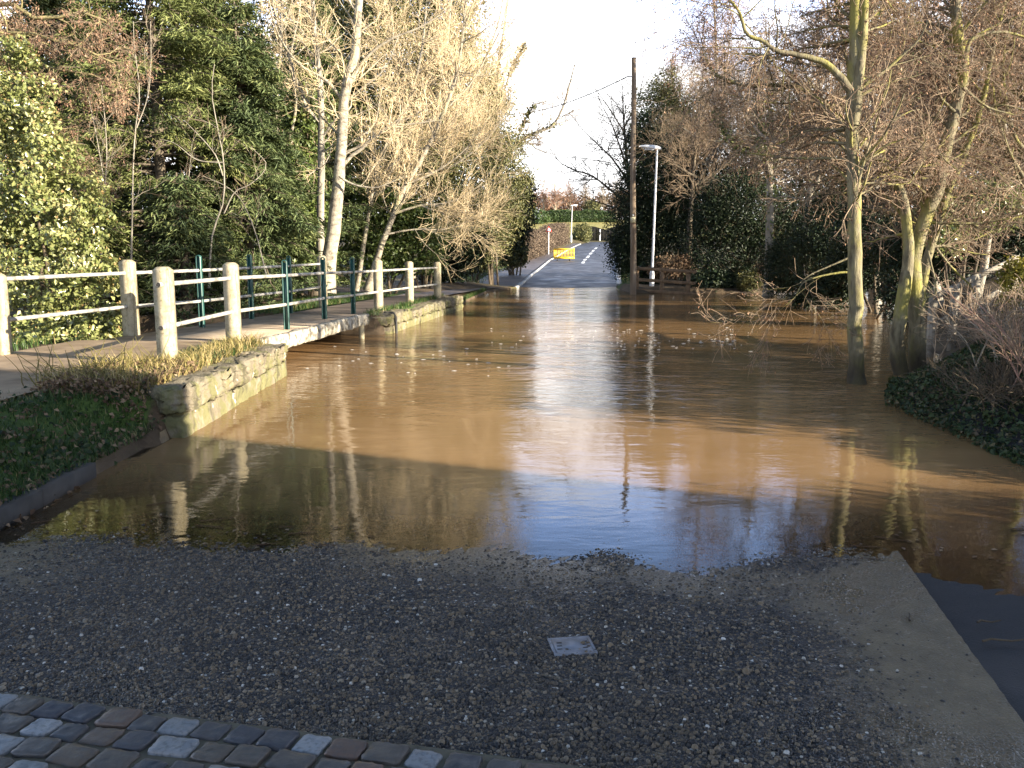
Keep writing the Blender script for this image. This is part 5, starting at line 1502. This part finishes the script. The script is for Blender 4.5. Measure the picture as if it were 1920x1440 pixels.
bare_tree('silver_birch', 'tall silver birch with drooping red brown twigs above the ivy tree', [
          (stems_px([(1330, 520), (1335, 420), (1338, 330), (1342, 250), (1345, 160), (1342, 80), (1338, 0), (1336, -80)], 46), 0.16, 0.03),
          (stems_px([(1340, 300), (1352, 200), (1365, 100), (1375, 20)], 46), 0.08, 0.02),
          (stems_px([(1345, 170), (1320, 90), (1300, 30)], 46), 0.06, 0.015)], 204, MAT['twig_red'], MAT['bark_white'],
          [dict(n=90, t=(0.3, 1), ang=(42, 12), ln=(1.2, 3.0), K=7, wob_=0.12, up=0.0, rf=0.4, rmax=0.04),
           dict(n=1100, t=(0.15, 1), ang=(40, 14), ln=(0.6, 1.5), K=5, wob_=0.12, up=-0.10, rf=0.65, rmax=0.022),
           dict(n=6000, t=(0.1, 1), ang=(32, 14), ln=(0.4, 1.0), K=3, wob_=0.10, up=-0.16, rf=0.85, rmax=0.017)])
bare_tree('silver_birch', 'leaning twin stemmed birch with a dense reddish round crown', [
          (stems_px([(1290, 480), (1285, 300), (1275, 220), (1262, 170), (1258, 110)], 51), 0.12, 0.03),
          (stems_px([(1290, 320), (1300, 240), (1313, 185), (1320, 110)], 51), 0.08, 0.02)], 205, MAT['twig_red'], MAT['bark_white'],
          [dict(n=80, t=(0.5, 1), ang=(42, 14), ln=(1.0, 2.2), K=6, wob_=0.12, up=0.03, rf=0.4, rmax=0.03),
           dict(n=900, t=(0.15, 1), ang=(40, 14), ln=(0.5, 1.1), K=4, wob_=0.12, up=0.0, rf=0.65, rmax=0.022),
           dict(n=6500, t=(0.1, 1), ang=(35, 14), ln=(0.25, 0.7), K=2, wob_=0.10, up=-0.05, rf=0.8, rmax=0.018)])
def back_tree(label, px, Y, ytop, seed, twig='twig_brown', bark='bark_grey', n=3600, wide=1.0, ivy=None, name='bare_tree', catk=None):
    rng = np.random.default_rng(seed)
    b = at(px, 470, Y); b[2] = float(H(b[0], b[1])) - 0.1
    t = at(px + rng.uniform(-30, 30), ytop, Y); h = t[2] - b[2]
    f1 = b + (t - b) * 0.3 + [rng.normal(0, .15), rng.normal(0, .15), 0]
    f2 = b + (t - b) * 0.65 + [rng.normal(0, .25), rng.normal(0, .25), 0]
    st = [(np.array([b, f1, f2, t]), 0.018 * h + 0.03, 0.02)]
    for k in range(4):
        s = b + (t - b) * rng.uniform(0.32, 0.6)
        a = rng.uniform(0, 6.28); l = h * rng.uniform(0.3, 0.5) * wide
        e = s + np.array([math.cos(a) * l * 0.7, math.sin(a) * l * 0.5, l * rng.uniform(0.6, 1.0)])
        m = (s + e) / 2 + np.array([math.cos(a) * .12 * l, math.sin(a) * .12 * l, -0.08 * l])
        st.append((np.array([s, m, e]), 0.009 * h + 0.015, 0.012))
    return bare_tree(name, label, st, seed, MAT[twig], MAT[bark],
              [dict(n=120, t=(0.42, 1), ang=(50, 16), ln=(h * 0.12, h * 0.28), K=7, wob_=0.17, up=0.03, rf=0.45, rmax=0.035, pull=(0, -0.2, 0)),
               dict(n=int(n / 3.6), t=(0.1, 1), ang=(45, 16), ln=(0.5, 1.4), K=4, wob_=0.17, up=0.02, rf=0.65, rmax=0.011 + Y * 0.00025),
               dict(n=n, t=(0.15, 1), ang=(42, 16), ln=(0.2, 0.7), K=2, wob_=0.15, up=0.0, rf=0.85, rmax=0.006 + Y * 0.00025)], catkins=catk, ivy=ivy)
back_tree('bare brown tree with ivy climbing its stem left of the alders', 1445, 34, 40, 211, n=5200, ivy=(2600, 0.13, MAT['ivy_far'], 0.35, 0.2, 0.75))
back_tree('grey bare tree crowding behind the single alder trunk', 1530, 30, 60, 212, n=5200)
back_tree('tall bare tree between the alder trunk and the clump', 1650, 27, -60, 213, n=5200, twig='twig_brown', wide=1.2)
back_tree('broad brown bare tree behind the alder clump', 1760, 24, -80, 214, n=5200, twig='twig_red', wide=1.3)
back_tree('far right bare tree with fine brown twigs at the picture edge', 1900, 22, -40, 215, n=5200, wide=1.2)
back_tree('short bushy bare tree low behind the alder clump', 1830, 19, 180, 216, n=3000, wide=1.0)
back_tree('reddish bare tree near the top of the skyline behind the birches', 1400, 52, 60, 218, twig='twig_red', n=4200, wide=1.2)
back_tree('far bare tree filling the skyline behind the single alder', 1580, 48, 0, 219, n=4200, wide=1.4)
back_tree('far reddish bare tree filling the skyline behind the clump', 1720, 44, -60, 220, twig='twig_red', n=4200, wide=1.4)
back_tree('far bare tree on the skyline at the right picture edge', 1880, 40, -40, 221, n=4200, wide=1.4)
bush('ivy_tree', 'green ivy draped trunk rising high behind the alder clump', [(1660, 60, 45, 80, 30), (1690, 130, 40, 70, 30), (1640, -30, 50, 70, 31), (1700, 230, 35, 80, 29.5)], 30, 7000, 0.15, MAT['ivy_far'], 206, cat='tree', clump=0.25, stems=4)
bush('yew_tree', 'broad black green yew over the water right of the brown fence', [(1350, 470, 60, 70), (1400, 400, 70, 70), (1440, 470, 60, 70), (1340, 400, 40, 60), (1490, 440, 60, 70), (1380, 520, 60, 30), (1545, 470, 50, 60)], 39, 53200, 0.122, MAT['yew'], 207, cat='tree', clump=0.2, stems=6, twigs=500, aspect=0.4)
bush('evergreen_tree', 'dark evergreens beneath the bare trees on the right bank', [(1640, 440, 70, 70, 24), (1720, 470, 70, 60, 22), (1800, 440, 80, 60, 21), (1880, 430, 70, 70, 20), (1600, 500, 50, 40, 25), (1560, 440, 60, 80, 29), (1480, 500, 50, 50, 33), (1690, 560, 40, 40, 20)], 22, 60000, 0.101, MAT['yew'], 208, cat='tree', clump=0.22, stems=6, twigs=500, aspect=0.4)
bush('holly_bush', 'glossy green holly behind the wooden handrail', [(1800, 400, 55, 40, 19), (1860, 380, 60, 45, 19), (1775, 450, 40, 30, 18.5)], 19, 6000, 0.10, MAT['ivy'], 209, clump=0.22)
bush('fallen_branch_bush', 'dark leafy bough drooping into the water left of the alder trunk', [(1545, 545, 45, 28), (1510, 560, 25, 16), (1580, 540, 30, 30)], 26, 5000, 0.10, MAT['yew'], 210, clump=0.22, twigs=160)
bush('tawny_bush', 'tawny dead leaved bush in the sun at the far water edge', [(1450, 510, 28, 22), (1470, 495, 18, 18), (1425, 520, 14, 12)], 36.5, 3800, 0.11, MAT['brown_leaf'], 222, clump=0.25, twigs=120)
bush('tawny_bush', 'brown leaved shrub glowing behind the brown timber fence', [(1265, 500, 30, 18), (1235, 505, 16, 14), (1290, 510, 14, 14)], 38.5, 3200, 0.11, MAT['brown_leaf'], 223, clump=0.25, twigs=120)
bush('waterside_tuft', 'green sedge tuft with straw blades at the water edge below the yew', [(1405, 530, 18, 16), (1392, 540, 10, 8)], 36.2, 1600, 0.16, MAT['olive'], 224, clump=0.3, aspect=0.15)
bush('dark_evergreen', 'low dark shrubs along the bank behind the brown fence', [(1330, 530, 40, 20, 37), (1370, 535, 30, 16, 36.8), (1215, 520, 25, 25, 40)], 38, 5000, 0.13, MAT['yew'], 225, clump=0.22)

# the alders standing in the water
AL = [dict(n=120, t=(0.36, 1), ang=(60, 18), ln=(0.7, 2.2), K=8, wob_=0.16, up=0.0, rf=0.40, rmax=0.022, pull=(0, 0.9, 0)),
      dict(n=1300, t=(0.12, 1), ang=(45, 18), ln=(0.3, 0.95), K=5, wob_=0.20, up=-0.02, rf=0.6, rmax=0.009),
      dict(n=5200, t=(0.15, 1), ang=(42, 18), ln=(0.12, 0.38), K=2, wob_=0.18, up=-0.03, rf=0.75, rmax=0.005)]
Ya = 11.35
bare_tree('alder_tree', 'single straight alder trunk standing in the water, yellow green moss on its sunny side', [
          (stems_px([(1608, 735), (1606, 690), (1603, 600), (1602, 450), (1599, 300), (1597, 200), (1602, 100), (1606, 0), (1608, -120), (1610, -260)], Ya), 0.098, 0.06),
          (stems_px([(1600, 235), (1606, 190), (1612, 130), (1620, 40), (1624, -60), (1630, -200)], Ya - 0.05), 0.070, 0.03),
          (stems_px([(1594, 170), (1570, 138), (1540, 115), (1490, 102), (1455, 95), (1432, 78), (1400, 63), (1385, 20), (1350, -20)], Ya - 0.3), 0.05, 0.012),
          (stems_px([(1612, 165), (1650, 140), (1690, 105), (1722, 75), (1740, 40)], Ya), 0.028, 0.008),
          (stems_px([(1602, 510), (1570, 512), (1530, 520), (1505, 532), (1490, 560)], Ya + .3), 0.018, 0.005, 0.2),
          (stems_px([(1600, 480), (1560, 497), (1520, 515), (1500, 530)], Ya + .5), 0.016, 0.005, 0.2)], 231, MAT['twig_brown'], MAT['bark_alder'], AL, catkins=(9000, 0.034, MAT['catkin'], 0.42, 2), sides0=14, K0=30)
Yb2 = 12.2
bare_tree('alder_tree', 'clump of three leaning alder stems rising together from the flooded right bank', [
          (stems_px([(1693, 745), (1688, 690), (1682, 620), (1693, 553), (1703, 487), (1695, 382), (1671, 330), (1643, 295), (1605, 257), (1574, 229), (1539, 191), (1483, 160), (1400, 161), (1340, 140)], Yb2), 0.118, 0.016),
          (stems_px([(1724, 735), (1722, 700), (1718, 590), (1714, 486), (1733, 417), (1754, 365), (1771, 295), (1782, 243), (1803, 156), (1808, 115), (1796, 69), (1792, 0), (1790, -120)], Yb2 + 0.2), 0.125, 0.055),
          (stems_px([(1716, 730), (1722, 640), (1726, 560), (1743, 470), (1761, 417), (1782, 347), (1806, 295), (1840, 200), (1860, 100), (1890, -20)], Yb2 + 0.5), 0.09, 0.02),
          (stems_px([(1660, 315), (1700, 322), (1740, 310), (1780, 300), (1806, 288)], Yb2), 0.016, 0.010),
          (stems_px([(1806, 130), (1818, 80), (1840, 66), (1880, 60), (1925, 70)], Yb2), 0.035, 0.012),
          (stems_px([(1790, 210), (1762, 180), (1750, 140), (1765, 120)], Yb2), 0.022, 0.008),
          (stems_px([(1740, 470), (1755, 545), (1735, 560), (1728, 580)], Yb2 - .2), 0.016, 0.012, 0.0),
          (stems_px([(1806, 165), (1850, 200), (1900, 215)], Yb2), 0.025, 0.008)], 232, MAT['twig_brown'], MAT['bark_alder'],
          [dict(AL[0], n=170), dict(AL[1], n=1700), dict(AL[2], n=6500)], catkins=(13000, 0.034, MAT['catkin'], 0.42, 2), sides0=14, K0=34)
bare_tree('alder_tree', 'slim bare alder at the right picture edge with brown twigs', [
          (stems_px([(1960, 640), (1955, 500), (1950, 350), (1935, 220), (1940, 80), (1930, -80)], 13), 0.09, 0.03),
          (stems_px([(1950, 380), (1900, 300), (1870, 220), (1860, 150)], 13), 0.04, 0.01),
          (stems_px([(1945, 300), (1900, 250), (1880, 120), (1900, 30)], 13), 0.035, 0.01)], 233, MAT['twig_brown'], MAT['bark_alder'], [dict(AL[0], n=100), dict(AL[1], n=1000), dict(AL[2], n=4000)], catkins=(6000, 0.034, MAT['catkin'], 0.42, 2))

# twiggy shrubs on the right bank
def twiggy(label, px, py, Y, seed, n0, h, spread, twig, bark, name='twiggy_shrub'):
    rng = np.random.default_rng(seed)
    b = at(px, py, Y); b[2] = float(H(b[0], b[1]))
    st = []
    for k in range(n0):
        a = rng.uniform(0, 6.28); l = h * rng.uniform(0.6, 1.1)
        d = norm(np.array([[math.cos(a) * spread, math.sin(a) * spread, 1.0]]))[0]
        s = b + np.array([rng.normal(0, .25), rng.normal(0, .25), -0.1])
        st.append((np.array([s, s + d * l * 0.5 + [0, 0, .05], s + d * l + np.array([math.cos(a), math.sin(a), 0]) * 0.15 * l]), rng.uniform(0.008, 0.014), 0.004))
    bare_tree(name, label, st, seed, MAT[twig], MAT[bark],
              [dict(n=n0 * 7, t=(0.2, 1), ang=(38, 14), ln=(h * 0.2, h * 0.5), K=5, wob_=0.12, up=0.06, rf=0.6, sides=4),
               dict(n=n0 * 40, t=(0.15, 1), ang=(40, 14), ln=(0.1, 0.35), K=3, wob_=0.14, up=0.04, rf=0.7)], cat='shrub', sides0=5, K0=8)
twiggy('pale stemmed leafless shrub on the bank below the handrail', 1900, 690, 9.6, 241, 16, 1.0, 0.6, 'twig_brown', 'bark_grey')
twiggy('tangled red brown leafless shrub at the right picture edge', 1985, 730, 8.4, 242, 24, 1.1, 0.7, 'twig_brown', 'twig_red')
twiggy('small leafless shrub on the bank right of the alder clump', 1835, 670, 10.8, 243, 14, 0.9, 0.7, 'twig_dark', 'twig_brown')
twiggy('dark low bramble tangle trailing over the right bank', 1895, 750, 8.5, 244, 22, 0.6, 1.3, 'twig_dark', 'twig_dark', 'bramble')
bush('yellow_bush', 'yellow green sunlit bush at the right edge below the handrail', [(1905, 530, 30, 38), (1925, 570, 35, 40), (1890, 560, 16, 18)], 12.5, 3600, 0.055, MAT['yellow_bush'], 245, clump=0.22)

# ground ivy over the right bank
rng = np.random.default_rng(251)
n = 22000
y = rng.uniform(5.4, 12.5, n); x = np.interp(y, XR[:, 0], XR[:, 1]) - 0.16 + rng.uniform(0, 1, n) ** 1.1 * 2.8
z = np.maximum(H(x, y), 0.0) + rng.uniform(0.0, 0.16, n) * np.clip(0.5 + wob(x, y), 0.2, 1.2) + 0.01
P = np.stack([x, y, z], 1)
o = Geo().leaves(P, rng.uniform(0.03, 0.065, n), rng, N=np.tile([[-0.3, -0.4, 1.0]], (n, 1)), spread=0.9, aspect=0.7).build('ground_ivy', MAT['bank_ivy'])
tag(o, 'dark ground ivy creeping over the shaded right bank', 'ground cover', kind='stuff')

# ------------------------------------------------------------------ grass and weeds on the left
rng = np.random.default_rng(261)
def scatter(n, y0, y1, xa, xb, zmul=1.0):
    y = rng.uniform(y0, y1, n); a, b = xa(y), xb(y)
    x = a + (b - a) * rng.uniform(0, 1, n)
    return np.stack([x, y, H(x, y) - 0.01], 1)
f = lambda v: (lambda y: np.full_like(y, v))
P = scatter(26000, 3.0, 8.3, f(-4.45), f(-3.2))
keep = wob(P[:, 0] * 1.3, P[:, 1] * 1.3) + rng.normal(0, 0.35, len(P)) > -0.5 + 0.9 * ss(6.8, 8.0, P[:, 1])
grass_patch('bank_grass', 'dark green grass covering the shaded bank above the kerb', P[keep], (0.03, 0.10), MAT['grass'], 262, lean=0.7)
rngw = np.random.default_rng(267)
Pw = scatter(1300, 3.2, 8.0, f(-4.4), f(-3.15)); Pw = Pw[(wob(Pw[:, 0] * 2.1 + 3, Pw[:, 1] * 2.1) + rngw.normal(0, 0.2, len(Pw))) > 0.1]; Pw[:, 2] += rngw.uniform(0.02, 0.09, len(Pw))
o = Geo().leaves(Pw, 0.055, rngw, N=np.tile([[0.3, -0.4, 1.0]], (len(Pw), 1)), spread=0.6, aspect=0.75).build('bank_weeds', MAT['bank_ivy']); tag(o, 'broad leaved green weeds among the shaded bank grass', 'weeds', kind='stuff')
Pl = scatter(900, 4.5, 8.1, f(-4.3), f(-3.1)); Pl[:, 2] += rngw.uniform(0.01, 0.06, len(Pl))
o = Geo().leaves(Pl, 0.05, rngw, N=np.tile([[0.2, -0.3, 1.0]], (len(Pl), 1)), spread=0.5, aspect=0.7).build('fallen_leaves', MAT['brown_leaf']); tag(o, 'fallen brown leaves scattered over the dark bank soil', 'leaf litter', kind='stuff')
P = np.vstack([scatter(3500, 8.0, 12.0, f(-3.95), f(-3.35)), scatter(2500, 8.5, 14, f(-6.9), f(-6.2)), scatter(6500, 17.9, 26, lambda y: np.interp(y, [17.9, 26], [-6.2, -5.2]), lambda y: np.interp(y, [17.9, 26], [-4.8, -3.5])), scatter(1800, 18, 26, lambda y: np.interp(y, [18, 26], [-3.05, -2.2]), lambda y: np.interp(y, [18, 26], [-2.75, -1.95])), scatter(3500, 26.5, 37, lambda y: np.interp(y, [26, 37], [-1.95, -1.25]), lambda y: np.interp(y, [26, 31, 37], [-1.75, -1.5, -1.05]))])
grass_patch('verge_grass', 'sunlit grass fringe along the footpath and wall tops', P, (0.06, 0.18), MAT['grass'], 263)
P = np.vstack([scatter(2600, 7.9, 9.6, f(-4.3), f(-3.3)), scatter(1500, 9.6, 12.2, f(-3.75), f(-3.3)), scatter(500, 12.5, 16, f(-6.6), f(-5.9))])
grass_patch('dry_weeds', 'dead straw coloured weeds trailing over the wall top by the first white post', P, (0.06, 0.26), MAT['dry_grass'], 264, cat='weeds', lean=0.8)
# trailing dead stems
rngd = np.random.default_rng(265)
k = 130
P = scatter(k, 8.0, 9.4, f(-4.5), f(-3.5))
c = walk(rngd, P, norm(rngd.normal(0, 0.6, (k, 3)) + [0, 0, 1.0]), rngd.uniform(0.2, 0.55, k), 6, 0.22, -0.06)
o = Geo().tubes(c, np.tile(np.linspace(0.006, 0.002, 7), (k, 1)), 4).build('dead_stalks', MAT['dry_grass'])
tag(o, 'pale dead stalks standing among the weeds beside the first white post', 'weeds', kind='stuff')
# leafy weeds in the dead mat
P = scatter(3400, 7.7, 9.3, f(-4.25), f(-3.3)); P[:, 2] += rngd.uniform(0, 0.14, len(P))
o = Geo().leaves(P, 0.045, rngd, N=np.tile([[0.2, -0.3, 1.0]], (len(P), 1)), spread=0.9).build('withered_leaves', MAT['brown_leaf'])
tag(o, 'withered brown and yellow leaves matted on the bank end', 'leaf litter', kind='stuff')
# far verge grass
P = np.vstack([scatter(5000, 42, 80, lambda y: RR(y) + 0.3, lambda y: RR(y) + 2.2), scatter(5000, 42, 84, lambda y: RL(y) - 3.6 - 0 * y, lambda y: RL(y) - 2.0)])
P[:, 2] += 0.01
grass_patch('far_verge_grass', 'rough grass verges on either side of the far road', P, (0.12, 0.35), MAT['grass'], 266)
# fallen twigs on the asphalt and slab
for i, (px, py, l, a, lab) in enumerate([(1888, 1197, 0.22, 0.1, 'short brown twig lying on the dark asphalt nearest the right edge'), (1855, 1160, 0.12, 0.2, 'tiny dark twig lying on the asphalt beside the slab'), (1705, 1150, 0.09, 1.2, 'dark scrap of leaf stalk on the muddy slab margin')]):
    q = on(px, py, 0.05); z = float(H(q[0], q[1])) + 0.01
    c = np.array([[q[0] + l * (t - .5) * math.cos(a), q[1] + l * (t - .5) * math.sin(a) + 0.01 * math.sin(t * 6), z + 0.004 * math.sin(t * 9)] for t in np.linspace(0, 1, 6)])
    o = Geo().tubes(c, np.linspace(0.006, 0.003, 6), 5).build('fallen_twig', MAT['twig_dark']); tag(o, lab, 'twig')

# hedge added out of view on the right bank to shade the water
hedge_box('shade_hedge', 'dense dark evergreen hedge added out of view on the right bank to shade the water', [(9.3, 5.7), (9.6, 9.5), (10.3, 13.6)], 1.6, 1.25, 1.25, 12000, 0.11, MAT['hedge'], 271)
bush('evergreen_tree', 'dark evergreens added behind the alders to shade the fence and lamp foot', [(13.5, 31.5, 2.6, 1.8, 1.6, 2.6), (16.0, 30.0, 3.4, 2.0, 1.8, 3.2), (18.5, 29.0, 3.6, 2.2, 1.8, 3.4), (11.6, 33.0, 2.0, 1.2, 1.2, 2.0)], 30, 20000, 0.15, MAT['yew'], 272, cat='tree', world=True, stems=6, aspect=0.4)  # added to throw shade on the timber fence and lamp foot

bush('evergreen_tree', 'tall dark evergreens added far back behind the yew to shade the roadside', [(19.5, 40.0, 4.5, 2.4, 2.2, 4.4), (23.0, 38.0, 5.0, 2.6, 2.2, 4.8), (17.0, 42.0, 3.6, 2.0, 2.0, 3.4), (26, 45, 5, 2.6, 2.6, 4.8)], 40, 30000, 0.17, MAT['yew'], 273, cat='tree', world=True, stems=6, aspect=0.4)  # shadow casters added behind the wood to darken the roadside evergreens

back_tree('brown bare tree in front of the black evergreen beside the lamp', 1290, 42.5, 170, 274, n=3600, wide=0.9, bark='bark_dark')

bush('ivy_tree', 'dim ivy mass closing the wood between the lamp and the alder trunk', [(1470, 340, 70, 90, 44), (1540, 300, 60, 100, 43), (1420, 300, 50, 70, 45), (1600, 330, 60, 100, 42), (1500, 230, 50, 70, 45)], 44, 34000, 0.15, MAT['olive'], 275, cat='tree', clump=0.22, stems=6, aspect=0.4, twigs=400)
_b1 = ua * 6.0 + va * 6.25; _b2 = ua * 6.2 + va * 6.72
bush('garden_shrub', 'low dense evergreen shrub added out of view to shade the near right water', [(_b1[0], _b1[1], 0.95, 0.5, 0.45, 0.75), (_b2[0], _b2[1], 0.75, 0.5, 0.42, 0.65)], 5, 5000, 0.07, MAT['hedge'], 276, world=True)  # unseen shrub added and sized to extend the near shade edge

# scraps the flood has left floating along its near edge
rng = np.random.default_rng(281)
n = 90
x = np.concatenate([rng.uniform(-3.1, -1.2, 50), rng.uniform(1.6, 3.6, 40)])
y = Ye(x) + np.abs(rng.normal(0.05, 0.25, n))
P = np.stack([x, y, np.full(n, 0.006)], 1)
ge = Geo().leaves(P, 0.035, rng, N=np.tile([[0, 0, 1.0]], (n, 1)), spread=0.12, fold=0.05)
k = 22
x = np.concatenate([rng.uniform(-3.1, -0.8, 14), rng.uniform(1.8, 3.4, 8)]); y = Ye(x) + np.abs(rng.normal(0.05, 0.3, k)); a = rng.normal(0, 0.5, k)
c = walk(rng, np.stack([x, y, np.full(k, 0.006)], 1), np.stack([np.cos(a), np.sin(a), np.zeros(k)], 1), rng.uniform(0.05, 0.22, k), 4, 0.1, 0.0)
c[:, :, 2] = 0.006
ge.tubes(c, np.tile(np.linspace(0.004, 0.002, 5), (k, 1)), 4)
o = ge.build('flood_debris', MAT['brown_leaf']); tag(o, 'brown leaf scraps and twigs floating along the near water edge', 'debris', kind='stuff')
